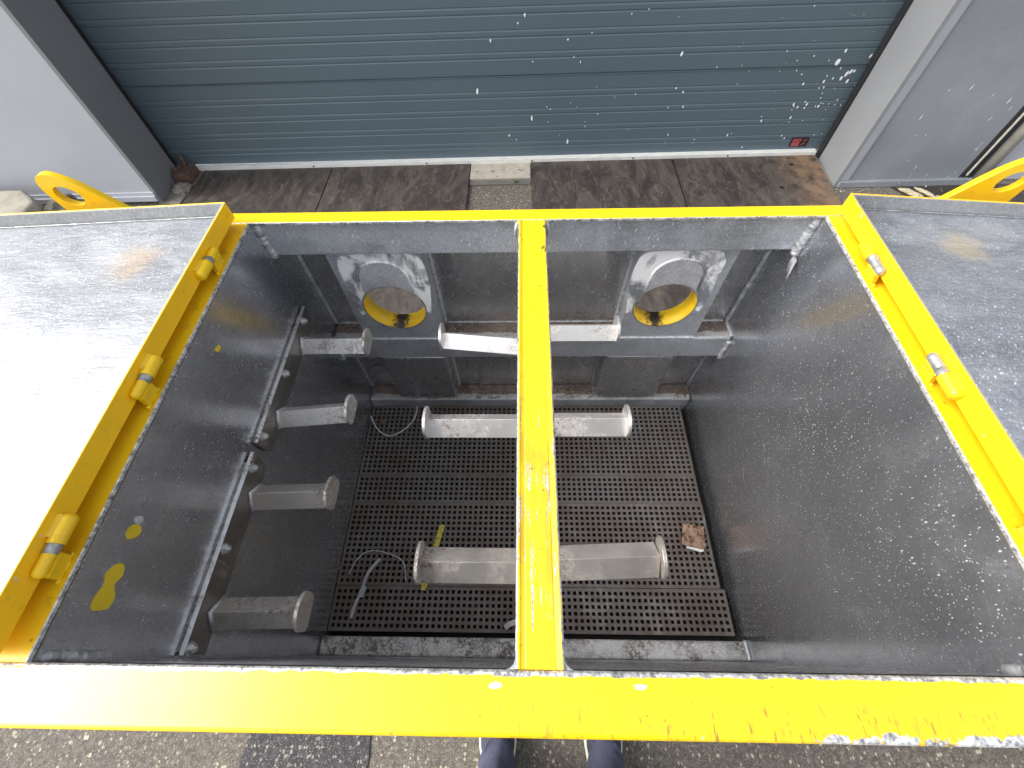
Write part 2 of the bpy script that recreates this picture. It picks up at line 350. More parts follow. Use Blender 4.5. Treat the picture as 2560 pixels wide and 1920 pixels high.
# back wall with two round openings
HC = [(-.326, .826, .0800), (.352, .825, .0790)]
def plate_with_holes(bm, x0, x1, d0, d1, holes, y0, y1, n=40):
    """flat plate normal to y; holes list (cx, cd, r) each inside its own vertical slice"""
    holes = sorted(holes); cuts = [x0]
    for i in range(len(holes) - 1): cuts.append((holes[i][0] + holes[i + 1][0]) / 2)
    cuts.append(x1)
    for i, (cx, cd, r) in enumerate(holes):
        a, b = cuts[i], cuts[i + 1]
        for yy in (y0, y1):
            inner = []; outer = []
            for k in range(n):
                t = 2 * math.pi * k / n; c, s = math.cos(t), math.sin(t)
                inner.append((cx + r * c, cd + r * s))
                u = min([(b - cx) / c if c > 1e-6 else 1e9, (a - cx) / c if c < -1e-6 else 1e9, (d1 - cd) / s if s > 1e-6 else 1e9, (d0 - cd) / s if s < -1e-6 else 1e9])
                outer.append((cx + u * c, cd + u * s))
            I = [bm.verts.new((p[0], yy, H0 - p[1])) for p in inner]; O = [bm.verts.new((p[0], yy, H0 - p[1])) for p in outer]
            for k in range(n):
                k2 = (k + 1) % n
                # insert corner where the outer ray changes side
                o1, o2 = outer[k], outer[k2]
                fs = [I[k], I[k2], O[k2]]
                if abs(o1[0] - o2[0]) > 1e-6 and abs(o1[1] - o2[1]) > 1e-6:
                    cxx = a if min(abs(o1[0] - a), abs(o2[0] - a)) < 1e-6 else b
                    cdd = d0 if min(abs(o1[1] - d0), abs(o2[1] - d0)) < 1e-6 else d1
                    fs.append(bm.verts.new((cxx, yy, H0 - cdd)))
                fs.append(O[k]); bm.faces.new(fs)
bm = NB(); plate_with_holes(bm, XL, XR, .6325, .952, [(a, b, c + .022) for a, b, c in HC], .795, .801); box(bm, XL, XR, .795, .801, .952, 1.40); lk('back_wall', bm, M_panelAl, binn)
# beams across the back
for (d0, d1, y0, mat) in ((.952, 1.040, .733, M_beamAl), (1.292, 1.372, .735, M_beamAl)):
    bm = NB(); box(bm, XL + .001, XR - .001, y0, .7935, d0, d1); 
    for f in bm.faces:
        if all(v.co.z > H0 - d0 - 1e-4 for v in f.verts): f.material_index = 1
    lk('cross_beam', bm, [mat, M_ledgeAl], binn, bevel=.007, seg=3)
bm = NB(); box(bm, XL + .001, XR - .001, .716, .7335, .5475, .633); lk('cross_beam', bm, M_beamAl, binn, bevel=.004, seg=3)
bm = NB(); box(bm, XL + .001, XR - .001, .7337, .80, .614, .632); lk('top_shelf', bm, M_beamAl, binn)
# dirt-caked top faces of the ledges: thin sheet of dried dirt
for (d0, segs) in ((.952, [(XL + .006, -.437), (-.223, .258), (.468, XR - .006)]), (1.292, [(XL + .006, -.43), (-.225, .236), (.448, XR - .006)])):
    for a, b in segs:
        bm = NB(); nn = max(6, int((b - a) / .008)); P = [(a + (b - a) * k / nn, .757 + .006 * mnoise.noise(Vector((k * .45, d0 * 9, a)))) for k in range(nn + 1)] + [(b, .792), (a, .792)]
        prism(bm, P, 'z', d0 - .0018, d0 + .001); lk('dirt_layer', bm, M_dirtAl, binn)
# fork pockets: vertical box sections on the back wall
pk = []
for (x0, x1, hc) in ((-.437, -.225, HC[0]), (.260, .466, HC[1])):
    bm = NB(); plate_with_holes(bm, x0, x1, .633, .951, [hc], .737, .741)
    box(bm, x0, x0 + .004, .7415, .7935, .633, .951); box(bm, x1 - .004, x1, .7415, .7935, .633, .951)
    o = lk('pocket_plate', bm, M_beamAl, binn); pk.append(o)
    cx, cd, r = hc
    bm = NB(); n = 48
    ra = [[bm.verts.new((cx + rr * math.cos(2 * math.pi * k / n), yy, H0 - cd - rr * math.sin(2 * math.pi * k / n))) for k in range(n)] for rr, yy in ((r, .7355), (r - .0035, .7355), (r - .0035, .784), (r, .784))]
    for i in range(4):
        for k in range(n):
            f = bm.faces.new((ra[i][k], ra[i][(k + 1) % n], ra[(i + 1) % 4][(k + 1) % n], ra[(i + 1) % 4][k])); f.smooth = i in (1, 3); f.material_index = 0 if i in (1, 2) else 1
    lk('hole_sleeve', bm, [M_ysleeve, M_bare], o)
    # welded-in repair patch, ground bright
    bm = NB(); pts = []
    for k in range(60):
        t = math.pi + math.pi * k / 59
        rr = 1 + .05 * mnoise.noise(Vector((math.cos(t) * 2, math.sin(t) * 2, cx * 9)))
        pw = lambda v: math.copysign(abs(v) ** .40, v)
        pts.append((cx + .100 * rr * pw(math.cos(t)) + (.004 if cx < 0 else -.004), .748 + .101 * min(1.04, rr) * pw(math.sin(t))))
    low = [(cx + .097, .80), (cx + .090, .845), (cx + .079, .838)]
    for k in range(12): t = -.12 - (math.pi - .24) * k / 11; low.append((cx + (r + .0015) * math.cos(t), cd + (r + .0015) * math.sin(t)))
    low += [(cx - .079, .842), (cx - .092, .850), (cx - .098, .80)]
    prism(bm, pts + low, 'y', .7352, .7367); lk('ground_patch', bm, M_ground, o)
    bm = NB(); pts = [(cx + .056 * math.cos(math.pi + math.pi * k / 30), .722 + .05 * math.sin(math.pi + math.pi * k / 30)) for k in range(31)]
    pts += [(cx + (r + .001) * math.cos(t_), cd + (r + .001) * math.sin(t_)) for t_ in [-(.76 + (math.pi - 1.52) * k / 12) for k in range(13)]]
    prism(bm, pts, 'y', .7325, .7350); lk('patch_plate', bm, M_patch, o, bevel=.001)
    bm = NB(); pth = [W(cx + .058 * math.cos(math.pi + math.pi * k / 40), .7345, .722 + .052 * math.sin(math.pi + math.pi * k / 40)) for k in range(41)]
    pth = [W(cx - .060, .7345, .765)] + pth + [W(cx + .060, .7345, .765)]
    tube(bm, pth, .0030, 8, 0, True, lambda i, m: random.uniform(.5, 1.15)); lk('weld_bead', bm, M_ground, o)
for (x0, x1) in ((-.428, -.228), (.240, .445)):
    bm = NB(); box(bm, x0, x1, .737, .7935, 1.0405, 1.282); lk('pocket_plate', bm, M_panelAl, binn, bevel=.012, seg=3)
# centre line weld beads
def weld(a, b, r=.0055):
    bm = NB(); bead(bm, a, b, r); lk('weld_bead', bm, M_weld, binn)
weld(W(XL + .004, .714, .552), W(XL + .004, .714, .636), .0075); weld(W(XR - .004, .714, .552), W(XR - .006, .712, .640), .009)
weld(W(XL + .004, .790, .637), W(XL + .004, .790, .948), .006); weld(W(XR - .004, .790, .637), W(XR - .004, .790, .948), .006)
weld(W(XL + .004, .731, .965), W(XL + .004, .731, 1.042), .006); weld(W(XR - .004, .731, .965), W(XR - .004, .731, 1.042), .006)
weld(W(XL + .004, .790, 1.045), W(XL + .004, .790, 1.288), .005); weld(W(XR - .004, .790, 1.045), W(XR - .004, .790, 1.288), .005)
weld(W(XR - .003, .738, .951), W(XR - .003, .790, .951), .005)
weld(W(-.222, .791, .637), W(-.222, .791, .948), .006); weld(W(.257, .791, .637), W(.257, .791, .948), .006)
weld(W(-.226, .791, 1.045), W(-.226, .791, 1.288), .005); weld(W(.238, .791, 1.045), W(.238, .791, 1.288), .005)
weld(W(-.435, .7355, .951), W(-.225, .7355, .951), .004); weld(W(.262, .7355, .951), W(.464, .7355, .951), .004)
weld(W(XL + .01, .7945, .9515), W(-.438, .7945, .9515), .004); weld(W(-.222, .7945, .9515), W(.258, .7945, .9515), .003); weld(W(.466, .7945, .9515), W(XR - .01, .7945, .9515), .004)
weld(W(XL + .003, YF + .004, .556), W(XL + .003, YF + .004, .640), .0065); weld(W(XR - .003, YF + .004, .556), W(XR - .003, YF + .004, .625), .0065)
# torn weld spatter below the right beam end
bm = NB()
for k in range(4):
    a = W(XR - .004, .708 - k * .004, .64); tip = W(XR - .012 - .004 * k, .700 - .012 * k, .662 + .006 * (k % 2))
    v = [bm.verts.new(a + Vector((0, .004, 0))), bm.verts.new(a - Vector((.002, .004, 0))), bm.verts.new(tip), bm.verts.new(a + Vector((-.003, .0, -.004)))]
    bm.faces.new((v[0], v[1], v[2])); bm.faces.new((v[0], v[2], v[3])); bm.faces.new((v[1], v[3], v[2])); bm.faces.new((v[0], v[3], v[1]))
lk('weld_spatter', bm, M_weld, binn)
# front bottom ledge
bm = NB(); box(bm, XL + .001, XR - .001, YF + .0005, .028, 1.305, 1.374); lk('front_ledge', bm, M_ledgeAl, binn, bevel=.006, seg=3)
weld(W(XR - .004, YF + .002, 1.303), W(XR - .004, .03, 1.308), .005)

# yellow frame: rails butted end to end, post between them
FD0, FD1 = .540, .5465
bm = NB(); box(bm, XL - .085, XR + .085, YFo, YF, FD0, FD1 + .035); lk('front_rail', bm, M_yfront, binn, bevel=.0045, seg=3)
bm = NB(); box(bm, XL - .085, XR + .085, YB, YBo, FD0, FD1); box(bm, XL - .085, XR + .085, YBo - .005, YBo, FD1 + .0003, .60); lk('rear_rail', bm, M_yrear, binn, bevel=.0015)
for a, b in ((XL - .085, XL), (XR, XR + .085)):
    bm = NB(); box(bm, a, b, YF, YB, FD0 + .0002, FD1); lk('side_flange', bm, M_yside, binn, bevel=.001)
bm = NB()
prof = [(-.0097, .5600), (-.0097, .5405), (-.0080, .5385), (-.0050, .5385), (-.0035, .5400), (.0010, .5412), (.0020, .5405), (.0320, .5405), (.0330, .5412), (.0370, .5400), (.0385, .5385), (.0408, .5385), (.0426, .5405), (.0426, .5600)]
prism(bm, prof, 'y', YF + .0003, YB - .0003); lk('centre_post', bm, M_ypost, binn, bevel=.0008)
# fillet corners of the openings at the post
for (xc, yc, sx, sy, r) in ((-.0097, YF, -1, 1, .011), (.0426, YF, 1, 1, .011), (-.0097, YB, -1, -1, .007), (.0426, YB, 1, -1, .007)):
    bm = NB(); pts = [(xc, yc)] + [(xc + sx * r * (1 - math.sin(t)), yc + sy * r * (1 - math.cos(t))) for t in [math.pi / 2 * k / 8 for k in range(9)]]
    prism(bm, pts, 'z', .5415, .5462); lk('corner_gusset', bm, M_bare if sy > 0 else M_yrear, binn)
for (xc, s_) in ((-.0125, -1), (.0455, 1)):
    bm = NB(); tube(bm, [W(xc, YB - .002, .546), W(xc + s_ * .003, YB - .004, .56), W(xc + s_ * .002, YB - .004, .577)], .0035, 8, 0, True, lambda i, m: random.uniform(.7, 1.1))
    lk('weld_bead', bm, M_weld, binn)
# bin underside supports (lifting arms for the lugs) + lugs
for a_, b_ in ((-.97, XL - .087), (XR + .087, .99)):
    bm = NB(); box(bm, a_, b_, .712, .7345, .575, .605); lk('lifting_arm', bm, M_yrear, binn, bevel=.002)
def lug(sgn, xo):
    # outline in (x,d): tear-drop plate with an eye, mirrored for the right side
    O = [(-.915, .60), (-.909, .545), (-.9155, .505), (-.9175, .483), (-.9130, .4665), (-.9015, .4575), (-.8860, .4550), (-.8690, .4600), (-.8500, .4710), (-.8300, .4880), (-.8060, .5130), (-.7860, .5340), (-.772, .552), (-.765, .60)]
    eye = [(-.8775 + .0235 * math.cos(t) + .004 * math.sin(t), .4995 + .0200 * math.sin(t)) for t in [2 * math.pi * k / 28 for k in range(28)]]
    P = curve_pts([(a, b, 0) for a, b in O], 4); P = [(p.x, p.y) for p in P]
    if sgn > 0: P = [(xo - p[0], p[1]) for p in P]; eye = [(xo - p[0], p[1]) for p in eye]
    bm = NB()
    from mathutils.geometry import tessellate_polygon
    loops = [[Vector((a, b, 0)) for a, b in P], [Vector((a, b, 0)) for a, b in eye]]
    tri = tessellate_polygon(loops); flat = P + eye
    for yy in (.7375, .7495):
        V = [bm.verts.new((a, yy, H0 - b)) for a, b in flat]
        for t3 in tri: bm.faces.new([V[i] for i in t3])
        if yy < .74: V0 = V
    np_ = len(P)
    for L0, L1 in ((0, np_), (np_, len(flat))):
        m = L1 - L0
        for i in range(m):
            a, b = L0 + i, L0 + (i + 1) % m
            f = bm.faces.new((V0[a], V0[b], V[b], V[a])); f.smooth = True
    lk('lifting_lug', bm, M_ylug, binn, bevel=.0025, seg=3)
lug(-1, 0); lug(1, .012)

for (cx_, cy_) in ((-.030, -.0305), (.118, -.0300)):
    bm = NB(); prism(bm, [(cx_ + .008 * math.cos(a_) * random.uniform(.7, 1.1), cy_ + .0030 * math.sin(a_) * random.uniform(.7, 1.2)) for a_ in [math.pi / 6 * j for j in range(12)]], 'z', FD0 - .0006, FD0 + .0002); lk('paint_chip', bm, plain('pale_paint_chip', (.80, .74, .55), .5, 0, .3), binn)
# ---- lids: shallow trays folded open 180 degrees, resting beside the opening
def make_lid(s, xh, mat, label, ang, shear):
    def F(p):                                            # tilt down away from the hinge, slight skew
        dx = abs(p.x - xh)
        return Vector((p.x, p.y + shear * dx, p.z - dx * math.tan(math.radians(ang))))
    x1 = xh + s * .575; a, b = sorted((xh, x1))
    y0, y1 = -.012, .6995; D0, D1, R = .5170, .5200, .4905
    n = 46; bm = NB()
    # gently buckled inner sheet
    grid = []
    for i in range(n + 1):
        row = []
        for j in range(n + 1):
            x = a + .004 + (b - a - .008) * i / n; y = y0 + .004 + (y1 - y0 - .008) * j / n
            e = min(i, n - i, j, n - j); w = min(1, e / 4)
            dz = .0016 * mnoise.noise(Vector((x * 6, y * 9, 3 * s))) * w + .0009 * mnoise.noise(Vector((x * 22, y * 30, 1))) * w
            row.append(bm.verts.new(F(W(x, y, D0 - dz))))
        grid.append(row)
    for i in range(n):
        for j in range(n):
            f = bm.faces.new((grid[i][j], grid[i + 1][j], grid[i + 1][j + 1], grid[i][j + 1])); f.smooth = True
    lid = lk('lid', bm, mat, binn); lid["label"] = label
    bm = NB(); t_ = .003                                 # bare inner faces of the rim
    box(bm, a + .001, b - .001, y1 - .0045, y1 - .0015, R + .0008, D1, f=F); box(bm, a + .001, b - .001, y0 + .0015, y0 + .0045, R + .0008, D1, f=F)
    xo = x1 - s * .0015; xi = x1 - s * .0045; box(bm, min(xo, xi), max(xo, xi), y0 + .005, y1 - .005, R + .0008, D1, f=F)
    xo = xh + s * .0015; xi = xh + s * .0045; box(bm, min(xo, xi), max(xo, xi), y0 + .005, y1 - .005, R + .0008, D1, f=F)
    lk('rim_lining', bm, M_lidrim, lid)
    bm = NB(); tube(bm, [F(W(a + (b - a) * k / 60, y1 - .0065, D0 - .001)) for k in range(1, 60)], .0016, 6, 0, True, lambda i, m: random.uniform(.6, 1.2)); lk('sealed_seam', bm, M_bare, lid)
    bm = NB()                                            # yellow outer skin of the rim
    box(bm, a, b, y1 - .0013, y1 + .0012, R, D1 + .003, f=F); box(bm, a, b, y0 - .0012, y0 + .0013, R, D1 + .003, f=F)
    for xc in (x1, xh): box(bm, xc - .0013, xc + .0013, y0 + .0015, y1 - .0015, R, D1 + .003, f=F)
    box(bm, a + .002, b - .002, y0 + .002, y1 - .002, D1 + .0004, D1 + .0022, f=F)
    lk('rim', bm, M_ylid, lid, bevel=.0009)
    # hinges
    for k, (yc, big_far) in enumerate(((.563, False), (.330, True), (.098, True)) if s < 0 else ((.558, True), (.328, False), (.098, False))):
        hx = xh - s * .0075; HD = .5120
        bm = NB(); L = .036
        yb0, yb1 = (yc + .001, yc + L) if big_far else (yc - L, yc - .001)
        ys0, ys1 = (yc - L, yc - .001) if big_far else (yc + .001, yc + L)
        def barrel(y0_, y1_, r, mi, out):
            m = 14; tube(bm, [W(hx, y0_ + (y1_ - y0_) * i / m, HD) for i in range(m + 1)], r, 14, mi, True,
                 lambda i, mm: 1.0 if 1 < i < mm - 2 else {0: .55, 1: .86, mm - 2: .86, mm - 1: .55}[i] if ((out > 0) == (i > mm / 2)) else 1.0)
        barrel(yb0, yb1, .0096, 0, 1 if big_far else -1); barrel(ys0, ys1, .0072, 1 if s > 0 else 0, -1 if big_far else 1)
        tube(bm, [W(hx, yc - .010, HD), W(hx, yc + .010, HD)], .0076, 14, 1)
        e0, e1 = sorted((hx + s * .002, xh + s * .0010))     # short leaf welded to the rim
        prism(bm, [(hx, HD - .0095), (xh + s * .0008, HD - .0125), (xh + s * .0008, HD + .006), (hx, HD + .009)], 'y', yb0 + .006, yb1 - .003)
        fx = (XL if s < 0 else XR) + s * .006                # leaf standing on the flange
        prism(bm, [(hx - s * .002, HD + .004), (hx - s * .007, HD + .006), (fx, .5375), (fx + s * .006, .5398), (hx + s * .002, HD + .009)], 'y', ys0 + .002, ys1 - .006)
        tube(bm, [W(fx + s * .003 + .0012 * math.sin(i * 1.7), ys0 - .002 + (ys1 - ys0) * i / 8, .5385) for i in range(9)], .0030, 7, 0, True, lambda i, m: random.uniform(.6, 1.2))
        lk('hinge', bm, [M_yhinge, M_bare], lid)
    # corner seam of the rear rim
    return lid
make_lid(-1, -.552, M_lidL, "left lid with bright sky reflection, folded open", 2.4, 0.0)
make_lid(1, .583, M_lidR, "right lid with dark speckled inside, folded open", 4.4, 0.0)

# ---- rack arms: inverted angles with rounded end caps
def angle_arm(bm, x0, x1, y, d, hw=.025, drop=.027, th=.003, dy=0.0, dd=0.0):
    """inverted-V angle running along x"""
    A = [(-hw, drop), (0, 0), (hw, drop), (hw - th, drop + th * .7), (0, th * 1.6), (-hw + th, drop + th * .7)]
    V = [[bm.verts.new(W(x, y + u + k * dy, d + v + k * dd)) for u, v in A] for k, x in enumerate((x0, x1))]
    for i in range(6): bm.faces.new((V[0][i], V[0][(i + 1) % 6], V[1][(i + 1) % 6], V[1][i]))
    bm.faces.new(V[0][:3] + V[0][3:]); bm.faces.new(V[1][::-1])
def end_cap(bm, x, y, d, s, r=.031, th=.006, low=.034, tilt=0.0):
    pts = []
    for k in range(17):
        t = math.pi * k / 16; pts.append((y - r * math.cos(t), d + .008 - (r - .006) * math.sin(t)))
    pts += [(y + r * .93, d + low * .8), (y + r * .70, d + low), (y - r * .70, d + low), (y - r * .93, d + low * .8)]
    a, b = sorted((x, x + s * th)); A = [bm.verts.new(W(a + tilt * (p[1] - d), p[0], p[1])) for p in pts]; B = [bm.verts.new(W(b + tilt * (p[1] - d), p[0], p[1])) for p in pts]
    bm.faces.new(A); bm.faces.new(B[::-1]); n = len(pts)
    for i in range(n): bm.faces.new((A[i], B[i], B[(i + 1) % n], A[(i + 1) % n]))
wr = []
for (y0, y1, arms, bolts, lab) in ((.343, .699, ((.6165, .795, .000, .0), (.424, .797, .010, -.006)), (.661, .512, .361), "bolted rack plate at the rear of the left wall"),
                              (-.012, .323, ((.249, .797, .004, -.003), (.048, .797, .004, -.002)), (.294, .146, -.003), "bolted rack plate at the front of the left wall")):
    bm = NB()
    pts = [(y0, .773), (y1, .773), (y1 - .004, .800), (y1 - .018, .826), (y0 + .003, .826), (y0, .815)] if y0 > .2 else [(y0, .773), (y1, .773), (y1 - .002, .800), (y1 - .014, .826), (y0, .826)]
    prism(bm, pts, 'x', XL + .004, XL + .0115)
    
    for f in bm.faces:
        if all(v.co.z > H0 - .7735 for v in f.verts): f.material_index = 1  # lit top edge painted in with the paler steel
    br = lk('bracket_plate', bm, [M_rackplate, M_steel], binn); br["label"] = lab
    bm = NB(); box(bm, XL + .0005, XL + .0038, y0 + .004, y1 - .02, .776, .822); lk('spacer_strip', bm, M_steelrust, br)
    for by in bolts:
        bm = NB(); hexp = [(by + .0078 * math.cos(math.pi / 3 * k + .3), .784 + .0078 * math.sin(math.pi / 3 * k + .3)) for k in range(6)]
        prism(bm, [(by + .0105 * math.cos(math.pi / 8 * k), .784 + .0105 * math.sin(math.pi / 8 * k)) for k in range(16)], 'x', XL + .0102, XL + .0116)
        prism(bm, hexp, 'x', XL + .0118, XL + .0185)
        prism(bm, [(by + .0042 * math.cos(math.pi / 6 * k), .784 + .0042 * math.sin(math.pi / 6 * k)) for k in range(12)], 'x', XL + .0187, XL + .0220)
        lk('bolt', bm, M_bolt, br, bevel=.0007)
    for (ay, ad, dy, dd) in arms:
        bm = NB(); angle_arm(bm, XL + .0105, -.372, ay, ad, dy=dy, dd=dd); end_cap(bm, -.3718, ay + dy, ad + dd, 1)
        lk('rack_arm', bm, M_steel if ay > .3 else M_steelrust, br, bevel=.0008)
        bm = NB(); tube(bm, [W(XL + .013, ay - .026, ad + .028), W(XL + .014, ay - .012, ad + .012), W(XL + .015, ay, ad - .001), W(XL + .014, ay + .012, ad + .012), W(XL + .013, ay + .026, ad + .028)], .0034, 7, 0, True, lambda i, m: random.uniform(.8, 1.2))
        lk('weld_bead', bm, M_weld, br)
# centre rack hung under the post
bm = NB(); box(bm, .016, .026, .0, .70, .785, .840); box(bm, .012, .030, YF + .001, .0, .775, .85); box(bm, .012, .030, .70, .715, .775, .85)
cr_ = lk('centre_rack_plate', bm, M_steelrust, binn)
for i, (yl, yr, xl, xr, d, hw, yaw) in enumerate(((.632, .652, -.190, .217, .795, .026, (.022, .000)), (.405, .408, -.200, .210, .795, .028, (.0, .0)), (.128, .132, -.177, .232, .790, .030, (.0, .008)))):
    for s, xe, yy, yw in ((-1, xl, yl, yaw[0]), (1, xr, yr, yaw[1])):
        bm = NB(); xs = .0155 if s < 0 else .0265
        angle_arm(bm, xs, xe, yy - (yw if s < 0 else 0), d, hw=hw, drop=hw * 1.05, dy=yw, dd=-.006 if i == 2 else 0)
        end_cap(bm, xe, yy + (0 if s < 0 else yw), d - (.006 if i == 2 else 0), s, r=hw + .005, low=hw * 1.3, tilt=.12 if (i == 2 and s > 0) else 0.0)
        lk('rack_arm', bm, M_steel if i < 2 else M_steelrust, cr_, bevel=.0008)
# paint flakes stuck to the left wall
def flake(pts, x=XL + .0008, mat=M_yflake, nm='paint_flake'):
    bm = NB(); P = [(p.x, p.y) for p in curve_pts([(a, b, 0) for a, b in pts] + [(pts[0][0], pts[0][1], 0)], 4)[:-1]]
    prism(bm, P, 'x', XL + .0001, x); lk(nm, bm, mat, binn)
flake([(.036, .592), (.040, .612), (.055, .614), (.067, .606), (.080, .612), (.092, .606), (.090, .594), (.078, .586), (.066, .590), (.052, .586), (.040, .586)])
flake([(.122, .594), (.126, .604), (.133, .610), (.141, .607), (.143, .598), (.138, .590), (.128, .588)])
flake([(.437, .594), (.440, .603), (.450, .604), (.452, .598), (.447, .596)])
flake([(.146, .592), (.142, .600), (.149, .606), (.154, .600), (.151, .592)], mat=M_weld)

# ------------------------------------------------------------------ perforated floor mats
def mat_material(name, base, dusty):
    t = NT(name); n = t.noise(7, 5, .65); f = t.noise(60, 5, .7)
    c = t.mix(t.ss(f, .4, .75), base, tuple(v * 1.3 for v in base))
    c = t.mix(t.mul(t.ss(t.noise(6, 5, .65, t.map(loc=(2, 1, 0))), .42, .62), .65), c, (.085, .055, .038))
    if dusty: c = t.mix(t.mul(t.ss(t.noise(12, 5, .7, t.map(loc=(6, 1, 0)), .5), .52, .68), t.ss(t.x, .0, .15), .7), c, (.23, .21, .20))
    t.set(Base_Color=c, Roughness=t.math('MULTIPLY_ADD', n, .3, .42), Normal=t.bump(f, .25, .001)); return t.m
M_mat1 = mat_material('perforated_mat_plastic', (.108, .100, .095), False)
M_mat2 = mat_material('dusty_perforated_mat_plastic', (.112, .098, .088), True)
M_under = plain('mat_underside_dirt', (.085, .058, .040), .9, 0, .9, 9, dark=(.012, .010, .009), fine=60)
M_holeshade = plain('hole_side_shade', (.012, .010, .009), .9, 0, .3)  # shade inside the mat holes, put into the side wall colour
def grate(x0, x1, y0, y1, nx, ny, mat, label, d=1.335):
    bm = NB(); bx, by = .0045, .0050
    px, py = (x1 - x0 - 2 * bx) / nx, (y1 - y0 - 2 * by) / ny; hw = .0044
    xs = [x0]; ys = [y0]
    for i in range(nx): c = x0 + bx + px * (i + .5); xs += [c - hw, c + hw]
    for j in range(ny): c = y0 + by + py * (j + .5); ys += [c - hw, c + hw]
    xs.append(x1); ys.append(y1)
    T = {}
    def v(i, j, k):
        if (i, j, k) not in T:
            zz = .0012 * mnoise.noise(Vector((xs[i] * 4, ys[j] * 7, 0)))
            T[(i, j, k)] = bm.verts.new((xs[i], ys[j], H0 - d + zz - k * .016))
        return T[(i, j, k)]
    hole = lambda i, j: i % 2 == 1 and j % 2 == 1 and 0 <= i < len(xs) - 1 and 0 <= j < len(ys) - 1
    for i in range(len(xs) - 1):
        for j in range(len(ys) - 1):
            if hole(i, j):
                for (a, b, c, e) in (((i, j), (i + 1, j), 0, 0), ((i + 1, j), (i + 1, j + 1), 0, 0), ((i + 1, j + 1), (i, j + 1), 0, 0), ((i, j + 1), (i, j), 0, 0)):
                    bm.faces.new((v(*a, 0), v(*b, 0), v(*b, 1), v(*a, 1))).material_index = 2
            else: bm.faces.new((v(i, j, 0), v(i + 1, j, 0), v(i + 1, j + 1, 0), v(i, j + 1, 0)))
    nX, nY = len(xs) - 1, len(ys) - 1
    for i in range(nX): bm.faces.new((v(i, 0, 0), v(i, 0, 1), v(i + 1, 0, 1), v(i + 1, 0, 0))); bm.faces.new((v(i, nY, 0), v(i + 1, nY, 0), v(i + 1, nY, 1), v(i, nY, 1)))
    for j in range(nY): bm.faces.new((v(0, j, 0), v(0, j + 1, 0), v(0, j + 1, 1), v(0, j, 1))); bm.faces.new((v(nX, j, 0), v(nX, j, 1), v(nX, j + 1, 1), v(nX, j + 1, 0)))
    # blind pegs of the lower grid seen through every other hole of every other row
    for i in range(0, nx, 2):
        for j in range(1, ny, 2):
            if mat is M_mat2 and random.random() < .6 and mnoise.noise(Vector((i * .09, j * .3, 1))) > -.1:
                cx, cy = x0 + bx + px * (i + .5), y0 + by + py * (j + .5); e = .0048
                vv = [bm.verts.new((cx + a * e + random.uniform(0, .001), cy + b * e, H0 - d - .0165 - random.uniform(0, .003))) for a, b in ((-1, -1), (1, -1), (1, 1), (-1, 1))]
                bm.faces.new(vv).material_index = 1
    o = lk('floor_mat', bm, [mat, M_under, M_holeshade]); tag(o, label, 'floor mat', 'perforated mats on the bin floor'); return o
grate(-.534, .543, .4795, .733, 66, 15, M_mat1, 'black perforated mat along the rear wall of the bin, fifteen rows of holes')
grate(-.534, .543, .3905, .4785, 66, 5, M_mat1, 'narrow perforated mat strip between the rear and middle mats, five rows deep')
grate(-.534, .545, .1535, .3895, 66, 14, M_mat2, 'dirty perforated mat under the front centre arms, with the yellow strip lying on it')
grate(-.534, .556, .0405, .1520, 67, 6, M_mat2, 'frontmost perforated mat, six rows of holes beside the front ledge')

# loose items on the mats
FZ = 1.3345
M_tie = plain('grey_strap_plastic', (.36, .37, .39), .35, 0, .2, 30)
M_tiew = plain('pale_strap_plastic', (.50, .50, .50), .4, 0, .2, 30)
bm = NB(); ribbon(bm, curve_pts([W(-.528, .684, FZ - .020), W(-.500, .640, FZ - .003), W(-.455, .617, FZ - .002), W(-.410, .640, FZ - .002), W(-.380, .680, FZ - .004), W(-.372, .728, FZ - .012)], 10), .0045, .0015)
tag(lk('plastic_strap', bm, M_tiew), 'pale plastic strap curving across the rear left corner of the mats', 'strap', 'loose straps on the bin floor')
bm = NB(); ribbon(bm, curve_pts([W(-.505, .180, FZ - .002), W(-.485, .222, FZ - .008), W(-.450, .243, FZ - .014), W(-.400, .238, FZ - .016), W(-.350, .215, FZ - .010), W(-.337, .166, FZ - .002)], 10), .0030, .0012)
tag(lk('plastic_strap', bm, M_tie), 'thin grey wire-like tie arched over the front left mat', 'strap', 'loose straps on the bin floor')
bm = NB(); ribbon(bm, curve_pts([W(-.420, .224, FZ - .004), W(-.446, .185, FZ - .008), W(-.457, .140, FZ - .006), W(-.470, .100, FZ - .004), W(-.474, .070, FZ - .002)], 8), .0085, .0018)
ribbon(bm, [W(-.449, .150, FZ - .0085), W(-.456, .122, FZ - .0075)], .012, .005)
tag(lk('plastic_strap', bm, M_tie), 'short wide grey strap with buckle lying on the front left mat', 'strap', 'loose straps on the bin floor')
bm = NB(); ribbon(bm, curve_pts([W(-.052, .052, FZ - .010), W(-.035, .062, FZ - .018), W(-.008, .068, FZ - .012)], 6), .013, .002)
tag(lk('plastic_scrap', bm, M_tiew), 'crumpled clear plastic scrap on the mat beside the foot of the yellow post', 'plastic scrap')
